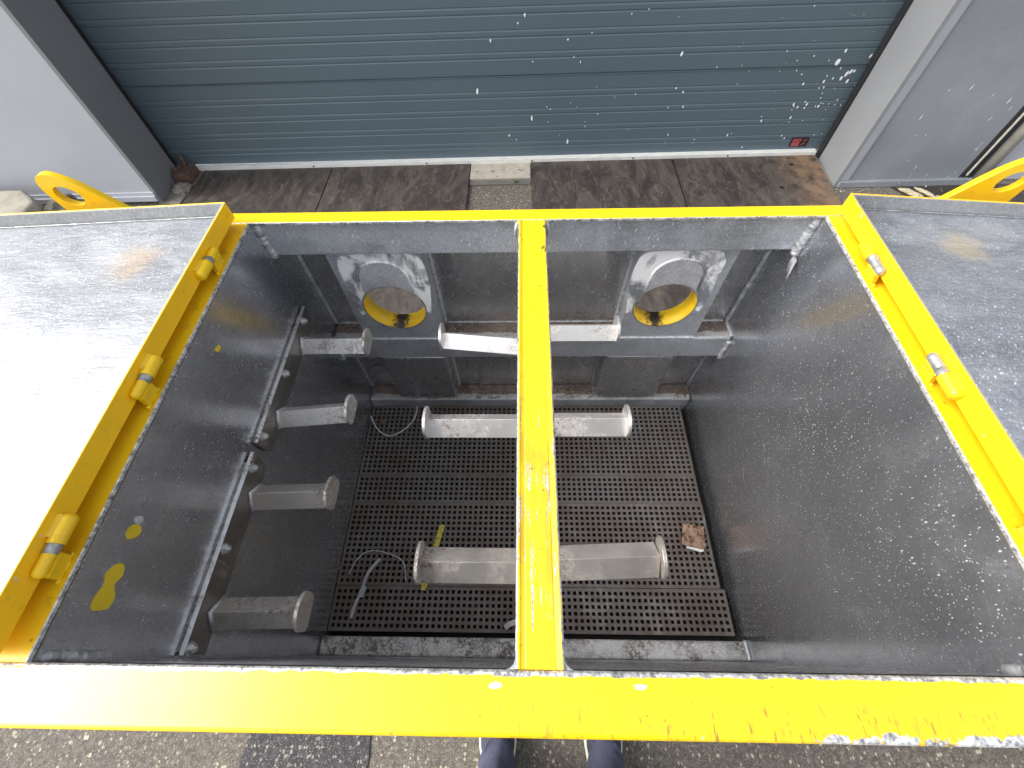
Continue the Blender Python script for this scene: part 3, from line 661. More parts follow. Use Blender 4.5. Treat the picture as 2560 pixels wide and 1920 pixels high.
# yellow strip
t = NT('yellow_strip_paint'); n_ = t.noise(90, 4, .7)
t.set(Base_Color=t.mix(t.ss(n_, .52, .60), (.62, .52, .08), (.06, .05, .02)), Roughness=.6); M_strip = t.m
bm = NB(); a, b = W(-.246, .321, FZ - .006), W(-.284, .142, FZ - .004); ribbon(bm, [a.lerp(b, k / 10) for k in range(11)], .015, .003)
dirv = (b - a).normalized(); sd_ = dirv.cross(Vector((0, 0, 1)))
for sg in (-1, 1): ribbon(bm, [a + sd_ * sg * .0065 + Vector((0, 0, .003)), b + sd_ * sg * .0065 + Vector((0, 0, .003))], .002, .003)
tag(lk('marking_strip', bm, M_strip), 'scuffed yellow strip lying under the front left centre arm', 'strip')
# rusty square plate with paper beneath
t = NT('rusty_tile_surface'); n_ = t.noise(55, 6, .72, None, .5)
t.set(Base_Color=t.mix(t.ss(n_, .42, .62), (.36, .24, .165), (.10, .05, .025)), Roughness=.85, Normal=t.bump(n_, .4, .002)); M_rt = t.m
bm = NB(); prism(bm, [(.476, .330), (.530, .319), (.526, .258), (.523, .256), (.460, .268), (.459, .271), (.472, .328)], 'z', FZ - .010, FZ - .003)
tag(lk('rusty_plate', bm, M_rt, bevel=.001), 'small square rusty brown plate on the mat near the right wall', 'plate')
bm = NB(); prism(bm, [(.470, .262), (.480, .272), (.522, .262), (.520, .252), (.512, .249)], 'z', FZ - .0022, FZ - .0008)
tag(lk('paper_scrap', bm, plain('white_paper', (.75, .75, .74), .8, 0, .15)), 'white paper scrap sticking out under the rusty square plate', 'paper')
bm = NB(); bmesh.ops.create_icosphere(bm, subdivisions=2, radius=.009)
for v_ in bm.verts: v_.co = Vector((v_.co.x * 1.1, v_.co.y * .7, v_.co.z * .45)) * (1 + .2 * mnoise.noise(v_.co * 90)) + W(-.489, .668, FZ - .004)
tag(lk('wood_chip', bm, plain('wood_chip_brown', (.22, .11, .05), .8)), 'small brown wood chip on the rear left of the mats', 'wood chip')
M_grit = plain('pale_grit', (.55, .54, .48), .8)
bm = NB()
for k in range(90):
    x = random.uniform(-.52, .55); y = random.uniform(.05, .73)
    if k > 45: x = XR - random.uniform(.004, .024); y = random.uniform(.0, .6)
    r = random.uniform(.0008, .0022); c0 = W(x, y, FZ - .0008 if k <= 45 else 1.372)
    vv = [bm.verts.new(c0 + Vector((random.uniform(-r, r), random.uniform(-r, r), z * r))) for z in (0, 0, 0, 1)]
    for f3 in ((0, 1, 2), (0, 1, 3), (1, 2, 3), (0, 2, 3)): bm.faces.new([vv[i] for i in f3])
o = lk('grit', bm, M_grit); struct(o, 'stuff'); o["label"] = 'fine pale grit scattered over the mats'

# ------------------------------------------------------------------ ground
def asphalt(name, base, stone, dens):
    t = NT(name)
    v = t.vor(150, t.map((1, .75, 1))); sc = t.N.new('ShaderNodeSeparateColor'); t.L.new(v.outputs['Color'], sc.inputs[0])
    st = t.mul(t.math('LESS_THAN', v.outputs['Distance'], t.math('MULTIPLY', sc.outputs[0], .62)), t.math('LESS_THAN', sc.outputs[1], dens))
    v2 = t.vor(340, t.map((1, 1, 1), loc=(3, 1, 2))); s2 = t.N.new('ShaderNodeSeparateColor'); t.L.new(v2.outputs['Color'], s2.inputs[0])
    st2 = t.mul(t.math('LESS_THAN', v2.outputs['Distance'], .42), t.math('LESS_THAN', s2.outputs[1], dens * .9))
    v3 = t.vor(62, t.map((1, 1.3, 1), loc=(7, 1, 2))); s3 = t.N.new('ShaderNodeSeparateColor'); t.L.new(v3.outputs['Color'], s3.inputs[0])
    st3 = t.mul(t.math('LESS_THAN', v3.outputs['Distance'], t.math('MULTIPLY', s3.outputs[0], .28)), t.math('LESS_THAN', s3.outputs[1], dens * .45))
    c = t.mix(t.ss(t.noise(70, 6, .75), .38, .68), tuple(v_ * .62 for v_ in base), tuple(v_ * 1.5 for v_ in base))
    c = t.mix(t.mul(t.ss(t.noise(2.2, 4, .6), .4, .7), .4), c, tuple(v_ * .7 for v_ in base))
    c = t.mix(t.mul(st2, .65), c, tuple(v_ * .75 for v_ in stone))
    c = t.mix(t.mx(st, st3), c, t.mix(sc.outputs[2], stone, tuple(v_ * .45 for v_ in stone)))
    t.set(Base_Color=c, Roughness=.86, Normal=t.bump(t.mx(st, t.mul(st2, .6), t.mul(t.noise(120, 4, .7), .5)), .5, .0025))
    return t.m
M_asph = asphalt('asphalt', (.118, .104, .088), (.44, .385, .29), .32)
M_asph2 = asphalt('dark_asphalt', (.042, .041, .044), (.36, .34, .29), .30)
bm = NB(); s_ = 40
v_ = [bm.verts.new((x, y, 0)) for x, y in ((-s_, -s_), (s_, -s_), (s_, s_), (-s_, s_))]; bm.faces.new(v_)
struct(lk('ground', bm, M_asph))
bm = NB(); v_ = [bm.verts.new((x, y, .004)) for x, y in ((-.722, -.10), (-.42, -.08), (-.402, -.24), (-.44, -.6), (-.85, -.75), (-.77, -.42), (-.735, -.26))]; bm.faces.new(v_)
struct(lk('ground_patch', bm, M_asph2))

# ------------------------------------------------------------------ building front (its face runs at a slight angle to the bin)
SH = .0159
def bbox(bm, x0, x1, y0, y1, d0, d1, mi=0): box(bm, x0, x1, y0, y1, d0, d1, mi, SH)
# --- roller door
t = NT('door_paint')
dn = t.noise(150, 4, .7, t.map((.4, 1, 1))); dbig = t.noise(1.6, 3, .5)
c = t.mix(dbig, (.078, .112, .136), (.100, .137, .162)); c = t.mix(t.mul(t.ss(dn, .5, .8), .25), c, (.14, .17, .20))
t.set(Base_Color=c, Roughness=.42, Normal=t.bump(dn, .25, .0012)); M_door = t.m
M_splat = plain('white_paint_splash', (.82, .83, .84), .6, 0, .05)
M_strip_al = plain('door_rail_aluminium', (.80, .80, .76), .45, .15, .35, 14, stretch=(1, 8, 8))
M_black = plain('black_rubber', (.018, .018, .020), .5, 0, .3)
door = thing('roller_door', 'wide closed blue-grey ribbed garage door with white paint splashes', 'garage door')
prof = []                                                # (depth, offset towards the viewer)
YD = 2.396
Z0, Z1 = -1.3, 1.413
d = Z0; gs = [1.345 - .0843 * k for k in range(0, 32)][::-1]
prof.append((Z0, 0))
for k, g in enumerate(gs):
    idx = 31 - k
    if idx % 6 == 4:                                     # panel joint
        prof += [(g - .0045, 0.0), (g - .0015, -.007), (g + .001, -.007), (g + .0030, .0025), (g + .007, .0)]
    else:
        prof += [(g - .0170, 0), (g - .0135, -.0022), (g - .0100, .0), (g - .0060, .0006), (g + .0060, .0006), (g + .0100, 0), (g + .0130, -.0028), (g + .0180, 0)]
prof.append((Z1, 0))
bm = NB(); XD0, XD1 = -2.02, 1.69; rows = []
for dd, off in prof: rows.append([bm.verts.new((x, YD + SH * x - off, H0 - dd)) for x in (XD0, 1.6665)])
for i in range(len(rows) - 1): bm.faces.new((rows[i][0], rows[i][1], rows[i + 1][1], rows[i + 1][0]))
SPL = [(0.009,-0.772,5),(-0.022,-0.8,4),(-0.149,-0.862,5),(0.208,-0.867,5),(0.315,-0.844,3),(0.242,-0.936,3),(0.047,-0.951,3),(0.275,-0.958,3),(-0.229,-1.072,7),(0.123,-1.154,3),(0.142,-1.166,3),(0.244,-1.138,2),(0.277,-1.157,2),(0.046,-1.208,6),(0.134,-1.229,3),(0.33,-1.234,2),(0.333,-1.258,3),(-0.075,-1.295,5),(-0.037,-1.318,3),(0.245,-1.336,6),(0.367,-1.068,2),(0.569,-1.106,3),(0.391,-1.196,3),(0.466,-1.118,2),(0.565,-1.28,2),(0.482,-0.779,3),(0.554,-0.765,3),(0.199,-1.3,2),(0.788,-1.356,2),(0.75,-0.937,8),(0.767,-1.084,4),(0.807,-1.103,5),(0.829,-1.173,5),(0.752,-1.174,3),(0.791,-1.314,4),(0.943,-1.344,3),(1.116,-1.325,5),(1.136,-1.317,3),(1.225,-1.394,4),(0.937,-0.997,3),(1.053,-0.991,2),(1.099,-1.018,2),(1.38,-0.962,4),(1.461,-0.982,3),(1.508,-0.99,14),(1.518,-0.944,6),(1.649,-0.969,7),(1.538,-1.016,4),(1.597,-1.033,9),(1.612,-1.031,7),(1.582,-1.042,9),(1.567,-1.061,8),(1.605,-1.074,8),(1.527,-1.06,5),(1.492,-1.049,4),(1.49,-1.073,6),(1.363,-1.038,4),(1.33,-1.021,3),(1.394,-1.081,6),(1.483,-1.102,4),(1.505,-1.1,4),(1.564,-1.105,2),(1.513,-1.126,3),(1.518,-1.149,3),(1.609,-1.16,4),(1.61,-1.183,4),(1.642,-1.186,4),(1.576,-1.178,3),(1.547,-1.176,3),(1.534,-1.173,3),(1.529,-1.188,7),(1.514,-1.188,3),(1.464,-1.177,6),(1.449,-1.165,4),(1.461,-1.195,4),(1.424,-1.19,5),(1.396,-1.175,5),(1.401,-1.183,4),(1.401,-1.202,3),(1.575,-1.205,2),(1.414,-1.241,6),(1.418,-1.265,3),(1.384,-1.272,2),(1.486,-1.259,2),(1.259,-1.232,3),(1.267,-1.254,5),(1.415,-1.335,4),(1.436,-1.35,4),(1.626,-1.329,3),(1.59,-1.335,3),(1.594,-1.258,2),(1.242,-0.939,3),(1.31,-0.979,3),(0.692,-0.795,2),(1.275,-0.772,3),(0.944,-1.292,2),(0.939,-1.36,2),(1.065,-1.073,2),(1.248,-1.021,2)]
for k in range(60):                                     # the finest specks of the same splash
    SPL.append((min(1.66, max(-.1, random.gauss(1.38, .22))), -random.uniform(.70, 1.40), random.uniform(.7, 1.5)))
for (x, z, r) in SPL:
    rr = r * .00082; el_ = random.uniform(1.1, 1.9) * (2.2 if r in (6, 7) and x < 1.3 else 1); n = 9; ph = random.uniform(-.5, .2)
    yy = YD + SH * x - .0016
    c0 = bm.verts.new((x, yy - .0008, H0 + z)); ring = []
    for k in range(n):
        t_ = 2 * math.pi * k / n; a_, b_ = rr * math.cos(t_) * random.uniform(.8, 1.1), rr * el_ * math.sin(t_)
        ring.append(bm.verts.new((x + a_ * math.cos(ph) - b_ * math.sin(ph) * .6, yy, H0 + z + a_ * math.sin(ph) + b_ * math.cos(ph))))
    for k in range(n): bm.faces.new((c0, ring[k], ring[(k + 1) % n])).material_index = 1
lk('door_panel', bm, [M_door, M_splat], door)
bm = NB(); bbox(bm, -1.985, 1.640, YD - .030, YD + .01, 1.4135, 1.436); bbox(bm, -1.98, 1.635, YD - .018, YD + .008, 1.4362, 1.4485)
for x in (-1.2, -.55, .05, .62, 1.15):                  # screws in the rail
    prism(bm, [(x + .005 * math.cos(k), 1.424 + .005 * math.sin(k)) for k in [math.pi / 4 * j for j in range(8)]], 'y', YD - .032 + SH * x, YD - .0295 + SH * x, 1)
lk('bottom_rail', bm, [M_strip_al, M_black], door, bevel=.0015)
for (a, b, ya, yb) in ((-2.035, -1.988, YD - .055, YD - .008), (1.652, 1.6665, YD - .045, YD - .010)):
    bm = NB(); bbox(bm, a, b, ya, yb, Z0, 1.440)
    if a < 0: bbox(bm, a + .002, a + .020, ya - .022, ya - .002, Z0, 1.440)
    lk('guide_rail', bm, M_black, door, bevel=.002)
# sticker: dark label with red lettering
M_stk = plain('sticker_dark', (.018, .008, .014), .35, 0, .2); M_red = plain('sticker_red', (.13, .012, .022), .4, 0, .2); M_stl = plain('sticker_lettering', (.62, .16, .17), .4, 0, .2)
bm = NB(); bbox(bm, 1.480, 1.575, YD - .0045, YD - .0032, 1.347, 1.3965); stk = lk('sticker', bm, M_stk, door)
stk["label"] = "small dark sticker with red lettering ARO"
bm = NB(); bbox(bm, 1.4845, 1.535, YD - .0051, YD - .0047, 1.350, 1.3935); lk('sticker_field', bm, M_red, stk)
def text(s, x, d, size, mat, yoff, nm, par, shear=0.0, bold=0.0):
    cu = bpy.data.curves.new(nm, 'FONT'); cu.body = s; cu.size = size; cu.extrude = .0002; cu.offset = bold
    o_ = bpy.data.objects.new(nm, cu); C.objects.link(o_); o_.rotation_euler = (math.pi / 2, 0, SH); o_.location = (x, YD + SH * x - yoff, H0 - d)
    dg = bpy.context.evaluated_depsgraph_get(); dg.update()
    me = bpy.data.meshes.new_from_object(o_.evaluated_get(dg)); me.materials.clear(); me.materials.append(mat)
    mw = o_.matrix_world.copy() if False else Matrix.Translation(o_.location) @ o_.rotation_euler.to_matrix().to_4x4()
    bpy.data.objects.remove(o_); bpy.data.curves.remove(cu)
    me.transform(mw); o2 = bpy.data.objects.new(nm, me); C.objects.link(o2); o2.parent = par; return o2
text('ARO', 1.4875, 1.3685, .0215, M_stl, .0056, 'lettering', stk)
bm = NB()
for i, dd in enumerate((1.373, 1.3785, 1.384)):          # unreadable small print: broken lines
    x = 1.489
    while x < 1.529:
        w = random.uniform(.002, .006); bbox(bm, x, x + w, YD - .0056, YD - .0052, dd, dd + .0028); x += w + .0012
bbox(bm, 1.486, 1.532, YD - .0056, YD - .0052, 1.3895, 1.3915)
lk('small_print', bm, M_stl, stk)
bm = NB(); ribbon(bm, [Vector((x, YD + SH * x - .0056, H0 - dd)) for x, dd in ((1.545, 1.358), (1.552, 1.363), (1.570, 1.356), (1.553, 1.366), (1.548, 1.380), (1.566, 1.379), (1.550, 1.384), (1.542, 1.388))], .0018, .0004, up=Vector((0, -1, 0)))
lk('emblem', bm, M_stl, stk)

# --- wall panels, jambs
M_jambL = plain('shaded_jamb_sheet', (.215, .217, .222), .40, .0, .12, 3, bmp=.03)  # left jamb's shaded side put into a darker grey than the right
M_jambR = plain('grey_jamb_sheet', (.25, .258, .268), .40, .0, .12, 3, bmp=.03)
M_panL = plain('pale_grey_wall_sheet', (.44, .455, .49), .38, .0, .10, 2, bmp=.06, fine=260)
t = NT('embossed_grey_wall_sheet'); e_ = t.noise(170, 3, .6, t.map((1, 1, .30), rot=(0, .12, 0))); b_ = t.noise(2.5, 4, .6)
sm = t.mul(t.ss(t.noise(3.0, 5, .65, t.map(loc=(4, 4, 1))), .55, .7), .12)
sk = t.mul(t.specks(30, .10, t.map((1, 1, .35), rot=(0, .5, 0)), .30), .6)
c = t.mix(t.ss(b_, .35, .7), (.265, .28, .305), (.22, .235, .255)); c = t.mix(sm, c, (.45, .47, .50)); c = t.mix(sk, c, (.72, .74, .76))
t.set(Base_Color=c, Roughness=.40, Normal=t.bump(e_, .5, .0022)); M_panR = t.m
YW = 2.0947                                              # outer wall plane
wl_ = thing('wall', 'pale grey sheet metal wall to the left of the garage door', 'wall')
bm = NB(); bbox(bm, -6.0, -1.985, YW, YW + .12, -2.6, 1.392); lk('wall_panel', bm, M_panL, wl_)
bm = NB(); bbox(bm, -1.9848, -1.965, YW - .001, YD - .075, -2.6, 1.440); bbox(bm, -1.995, -1.9651, YD - .0748, YD - .062, -2.6, 1.44)
for (y, dd) in ((2.30, 1.02), (2.17, 1.22)):            # small dents in the sheet
    bmesh.ops.create_uvsphere(bm, u_segments=12, v_segments=6, radius=.006, matrix=Matrix.Translation(W(-1.967, y - .03, dd)) @ Matrix.Diagonal((.5, 1, 1.6, 1)))
lk('jamb', bm, M_jambL, wl_)
bm = NB(); bbox(bm, -6.0, -1.975, YW - .018, YW - .0005, 1.396, 1.424); bbox(bm, -6.0, -1.975, YW - .008, YW - .0005, 1.378, 1.3955); lk('base_flashing', bm, M_panL, wl_, bevel=.001)
wr_ = thing('wall', 'grey embossed sheet metal wall to the right of the garage door', 'wall')
bm = NB(); bbox(bm, 1.706, 2.275, YW + .006, YW + .12, -2.6, 1.415); lk('wall_panel', bm, M_panR, wr_)
bm = NB(); prism(bm, [(1.6462, YW - .001 + SH * 1.646), (1.664, YW - .001 + SH * 1.664), (1.69, YD + .02), (1.668, YD + .02)], 'z', -2.6, 1.449); lk('jamb', bm, M_jambR, wr_)
bm = NB(); bbox(bm, 1.6645, 1.7055, YW - .0005, YW + .02, -2.6, 1.412); lk('corner_trim', bm, plain('light_trim_sheet', (.33, .345, .37), .38, 0, .08, 3, bmp=.03), wr_, bevel=.002)
bm = NB(); bbox(bm, 1.6645, 2.345, YW - .012, YW + .004, 1.4155, 1.447); bbox(bm, 1.6645, 2.275, YW - .004, YW + .004, 1.4125, 1.4152); lk('base_flashing', bm, M_panR, wr_, bevel=.001)
bm = NB()
for k in range(26):
    x = random.uniform(1.80, 2.24); d_ = random.uniform(.95, 1.40) if k > 10 else 1.4 + random.uniform(-.02, .03); L_ = random.uniform(.004, .020) if k > 10 else .004; w_ = random.uniform(.0012, .003)
    yy = YW + (.0052 if d_ < 1.41 else -.0135) + SH * x
    vv = [bm.verts.new((x + u * w_ + .10 * v_ * L_, yy, H0 - d_ + v_ * L_)) for u, v_ in ((-1, 0), (0, -.6), (1, 0), (.7, .5), (0, 1), (-.7, .5))]; bm.faces.new(vv)
lk('paint_splash', bm, M_splat, wr_)
bm = NB(); bbox(bm, 2.2755, 2.300, YW + .002, YW + .05, -2.6, 1.412); bbox(bm, 2.3075, 2.352, YW + .010, YW + .06, -2.6, 1.412); lk('wall_seal', bm, M_black, wr_, bevel=.004)
bm = NB(); bbox(bm, 2.3005, 2.307, YW - .004, YW + .03, -2.6, 1.40); lk('seal_strip', bm, plain('pale_seal_strip', (.50, .49, .42), .5), wr_)
pl_ = thing('wall', 'pale wall with rounded beige concrete edge at the right margin', 'wall')
bm = NB(); tube(bm, [Vector((2.392, YW + SH * 2.39 + .030, z)) for z in (0.0, .4, 1, 2, 4)], .038, 20); lk('concrete_edge', bm, plain('beige_concrete', (.36, .34, .30), .85, 0, .4, 14), pl_)
bm = NB(); bbox(bm, 2.425, 6.0, YW + .035, YW + .16, -2.6, 1.4495); lk('wall_panel', bm, M_panL, pl_)
# closing lintel & roof edge above the door, out of the picture but part of the building
bm = NB(); bbox(bm, -1.9845, 1.6455, YW, YW + .12, -2.6, -1.32); tag(lk('lintel', bm, M_panL), 'pale grey sheet metal lintel above the garage door', 'lintel')

# --- threshold plates
t = NT('brown_coated_plywood')
a_ = t.noise(7, 7, .72, t.map((1.4, .55, 1), rot=(0, 0, .35)), 1.2); b_ = t.noise(34, 6, .75, t.map((1, .45, 1), rot=(0, 0, .5)), .6); sc_ = t.mul(t.math('LESS_THAN', t.vor(9, t.map((1, .12, 1), rot=(0, 0, .5)), 'DISTANCE_TO_EDGE').outputs[0], .008), t.ss(t.noise(12, 2), .45, .6))
c = t.mix(t.ss(a_, .36, .68), (.030, .024, .022), (.088, .073, .060)); c = t.mix(t.mul(t.ss(b_, .5, .70), .55), c, (.17, .14, .11)); c = t.mix(t.mul(sc_, .15), c, (.30, .27, .23))
c = t.mix(t.mul(t.specks(60, .12, None, .12), .9), c, (.65, .62, .55)); c = t.mix(t.mul(t.ss(t.x, 1.35, 1.56), t.ss(t.noise(14, 4), .3, .6), .75), c, (.23, .145, .085))
t.set(Base_Color=c, Roughness=t.math('MULTIPLY_ADD', b_, .3, .48), Normal=t.bump(b_, .3, .002)); M_ply = t.m
M_hole = plain('dark_hole', (.010, .009, .008), .9)
for (x0, x1, xa, lab) in ((-1.868, -1.095, -1.838, 'brown ramp plate at the far left end of the door threshold'), (-1.090, -.300, -1.090, 'brown ramp plate left of the concrete gap in the threshold'),
                      (.045, .838, .045, 'brown ramp plate right of the concrete gap in the threshold'), (.843, 1.590, .848, 'brown ramp plate with two screw holes at the far right end')):
    bm = NB(); jx = random.uniform(-.004, .004)
    x1b = x1 + (.045 if x1 > 1.5 else 0)
    prism(bm, [(x0, 1.0), (x1, 1.0 + jx), (x1b, YD - .022 + SH * x1), (xa, YD - .022 + SH * x0)], 'z', 1.432, 1.4465)
    if x1 > 1.5:
        for (hx, hy, hr) in ((1.480, 2.302, .013), (1.364, 2.098, .012), (1.480, 2.362, .007)):
            prism(bm, [(hx + hr * math.cos(k), hy + hr * .8 * math.sin(k)) for k in [math.pi / 6 * j for j in range(12)]], 'z', 1.4312, 1.4318, 1)
    tag(lk('ramp_plate', bm, [M_ply, M_hole], bevel=.0015), lab, 'ramp plate', 'brown plates laid along the door threshold')
M_conc = plain('light_concrete', (.44, .40, .33), .85, 0, .4, 26, fine=200)
M_conc2 = plain('dirty_concrete', (.25, .23, .19), .9, 0, .5, 16)
bm = NB(); prism(bm, [(-.296, 2.222), (.040, 2.226), (.040, YD - .02), (-.296, YD - .028)], 'z', 1.436, 1.449)
for k in range(7):
    hx, hy = random.uniform(-.26, .0), random.uniform(2.24, 2.35); prism(bm, [(hx + .006 * math.cos(j), hy + .003 * math.sin(j)) for j in [math.pi / 3 * i for i in range(6)]], 'z', 1.4352, 1.4358, 1)
struct(lk('threshold', bm, [M_conc, M_hole]))
bm = NB(); prism(bm, [(-.297, 2.176), (.041, 2.181), (.041, 2.220), (-.297, 2.214)], 'z', 1.441, 1.449); struct(lk('kerb', bm, plain('dark_grey_kerb', (.14, .13, .115), .9)))
bm = NB(); prism(bm, [(-1.99, 2.06), (-1.872, 2.05), (-1.842, YD - .05), (-1.96, YD - .04)], 'z', 1.442, 1.449)
prism(bm, [(1.60, 2.18), (1.655, 2.13), (1.648, YD + .0), (1.638, YD + .01)], 'z', 1.442, 1.449); struct(lk('threshold', bm, M_conc2))
# weed in the joint
bm = NB()
for k in range(26):
    a_ = random.uniform(0, 6.28); r_ = random.uniform(.006, .022); b0 = Vector((-.042, 2.190, .008)); tip = b0 + Vector((math.cos(a_) * r_, math.sin(a_) * r_ * .7, random.uniform(.004, .018)))
    s_ = Vector((-math.sin(a_), math.cos(a_), 0)) * .0018; m_ = b0.lerp(tip, .6) + Vector((0, 0, .004))
    bm.faces.new([bm.verts.new(p) for p in (b0, m_ + s_, tip, m_ - s_)])
tag(lk('weed', bm, plain('weed_green', (.09, .15, .02), .7)), 'tiny green weed in the joint between concrete and asphalt', 'weed')
# rusty bracket at the foot of the left jamb
M_rust = plain('rusty_steel', (.17, .095, .065), .85, .1, .7, 40, dark=(.05, .035, .03))
br = thing('floor_bracket', 'rusty brown steel floor bracket at the foot of the left door jamb', 'bracket')
bm = NB(); box(bm, -1.955, -1.865, 2.225, 2.335, 1.385, 1.392); box(bm, -1.875, -1.866, 2.225, 2.335, 1.3925, 1.442); box(bm, -1.955, -1.8755, 2.225, 2.233, 1.3925, 1.435); lk('bracket_body', bm, M_rust, br, bevel=.002)
bm = NB(); tube(bm, [W(-1.935, 2.255, 1.385), W(-1.935, 2.255, 1.365)], .013, 6); lk('bolt', bm, M_rust, br)
bm = NB(); tube(bm, [W(-1.91, 2.315, 1.385), W(-1.925, 2.345, 1.345)], .009, 8); lk('pin', bm, M_rust, br)
bm = NB(); bmesh.ops.create_icosphere(bm, subdivisions=3, radius=1)
for v_ in bm.verts: n3 = 1 + .3 * mnoise.noise(v_.co * 2.3); v_.co = Vector((v_.co.x * .05, v_.co.y * .045, v_.co.z * .028)) * n3 + W(-1.902, 2.170, 1.435)
tag(lk('mortar_lump', bm, M_conc2), 'grey mortar lump on the ground below the rusty bracket', 'mortar lump')
# broken concrete slab far left
def rock(name, label, cat, c0, s, mat, seed, group=None, sub=3, rot=0.0):
    bm = NB(); bmesh.ops.create_icosphere(bm, subdivisions=sub, radius=1)
    for v_ in bm.verts:
        n3 = 1 + .35 * mnoise.noise(v_.co * 1.4 + Vector((seed, 0, 0))) + .12 * mnoise.noise(v_.co * 5 + Vector((0, seed, 0)))
        p = Vector((v_.co.x * s[0], v_.co.y * s[1], v_.co.z * s[2])) * n3; v_.co = Matrix.Rotation(rot, 3, 'Z') @ p + Vector(c0)
    return tag(lk(name, bm, mat), label, cat, group)
bm = NB(); P = [(-3.10, 1.98), (-2.575, 1.985), (-2.50, 1.93), (-2.455, 1.885), (-2.445, 1.775), (-2.56, 1.60), (-3.10, 1.55)]
V0 = [bm.verts.new(W(x, y, 1.300 + random.uniform(-.003, .003))) for x, y in P]; V1 = [bm.verts.new(W(x + .02 + random.uniform(-.012, .02), y + .008, 1.452)) for x, y in P]
bm.faces.new(V0); bm.faces.new(V1[::-1])
for i in range(len(P)): bm.faces.new((V0[i], V1[i], V1[(i + 1) % len(P)], V0[(i + 1) % len(P)]))
tag(lk('concrete_slab', bm, plain('weathered_concrete', (.40, .37, .30), .9, 0, .5, 9, fine=150), bevel=.012, seg=2), 'broken weathered concrete slab at the left edge before the pale wall', 'concrete slab')
M_rock = plain('mossy_rubble', (.17, .155, .12), .95, 0, .8, 22, dark=(.03, .03, .02), bmp=.6)
rock('rubble_stone', 'mossy rubble stone leaning on the right side of the broken slab', 'stone', (-2.40, 1.93, .055), (.085, .10, .065), M_rock, 3)
rock('rubble_stone', 'dark rubble stone between the broken slab and the yellow left lug', 'stone', (-2.27, 1.86, .03), (.07, .06, .04), M_rock, 9)
# wet dark gully and stones right
bm = NB(); v_ = [bm.verts.new((x, y, .004)) for x, y in ((1.93, 2.128), (2.45, 2.13), (2.75, 2.1), (2.7, 1.5), (2.15, 1.55), (2.02, 1.98))]; bm.faces.new(v_)
t = NT('wet_dark_soil'); n_ = t.noise(60, 6, .75); t.set(Base_Color=t.mix(t.mul(t.specks(70, .3, None, .25), 1.0), t.mix(n_, (.016, .014, .010), (.05, .042, .03)), (.30, .27, .2)), Roughness=.35, Normal=t.bump(n_, .6, .004))
struct(lk('gully', bm, t.m))
M_shell = plain('pale_limestone', (.42, .36, .25), .8, 0, .35, 30)
rock('stone', 'long flat beige stone on the dark ground before the right wall', 'stone', (2.012, 2.050, .012), (.052, .018, .010), M_shell, 5, rot=-.75)
rock('stone', 'narrow brownish stone just right of the long flat beige stone', 'stone', (2.085, 2.055, .010), (.050, .010, .008), M_shell, 8, rot=-.9)
rock('stone', 'small pale pebble in front of the narrow brownish stone', 'stone', (2.125, 2.010, .008), (.024, .012, .008), M_shell, 12, rot=.4)
bm = NB()
for k in range(170):
    x, y = random.uniform(1.62, 2.6), random.uniform(1.6, 2.115); r = random.uniform(.002, .0065)
    if k % 3 == 0: x, y = random.uniform(1.585, 1.70), random.uniform(1.5, 2.3)
    if x < 1.66 and y > 2.1: x = 1.61 + (x - 1.6) * .3
    vv = [bm.verts.new((x + random.uniform(-r, r), y + random.uniform(-r, r), .004 + h_ * r)) for h_ in (0, 0, 0, .9)]
    for f3 in ((0, 1, 2), (0, 1, 3), (1, 2, 3), (0, 2, 3)): bm.faces.new([vv[i] for i in f3])
o = lk('gravel', bm, M_grit); struct(o, 'stuff'); o["label"] = 'pale gravel scattered at the foot of the right wall'

# ------------------------------------------------------------------ the person holding the camera: only shoes and trouser hems are in view
M_trou = NT('navy_trouser_cloth'); t = M_trou
f_ = t.noise(420, 3, .6); g_ = t.noise(14, 4, .6, t.map((1, 1, .5), rot=(.4, .7, .2)), .6)
t.set(Base_Color=t.mix(f_, (.040, .044, .075), (.072, .078, .120)), Roughness=.85, Normal=t.bump(g_, .8, .010)); M_trou = t.m
M_skin = plain('skin', (.50, .32, .24), .5, 0, .1); M_shirt = plain('grey_jacket_cloth', (.06, .065, .075), .85, 0, .2)
M_sole = plain('off_white_sole', (.68, .66, .55), .6, 0, .1); M_shoe = plain('navy_canvas', (.035, .038, .060), .8, 0, .2); M_hair = plain('dark_hair', (.03, .022, .016), .6)
def skin_obj(name, verts, edges, radii, mat, parent, root=0, sub=2):
    me = bpy.data.meshes.new(name); me.from_pydata([tuple(v) for v in verts], edges, []); me.materials.append(mat)
    o = bpy.data.objects.new(name, me); C.objects.link(o); o.parent = parent
    m = o.modifiers.new('Skin', 'SKIN'); m.use_smooth_shade = True
    sv = me.skin_vertices[0].data
    for i, r in enumerate(radii): sv[i].radius = r if isinstance(r, tuple) else (r, r); sv[i].use_root = (i == root)
    s = o.modifiers.new('Subdivision', 'SUBSURF'); s.levels = sub; s.render_levels = sub
    return o
person = thing('person', 'person standing at the front of the bin in navy trousers and white-soled shoes', 'person', loc=(0, 0, 0))
LX, RX = -.068, .200; cxp = (LX + RX) / 2; by = -.345
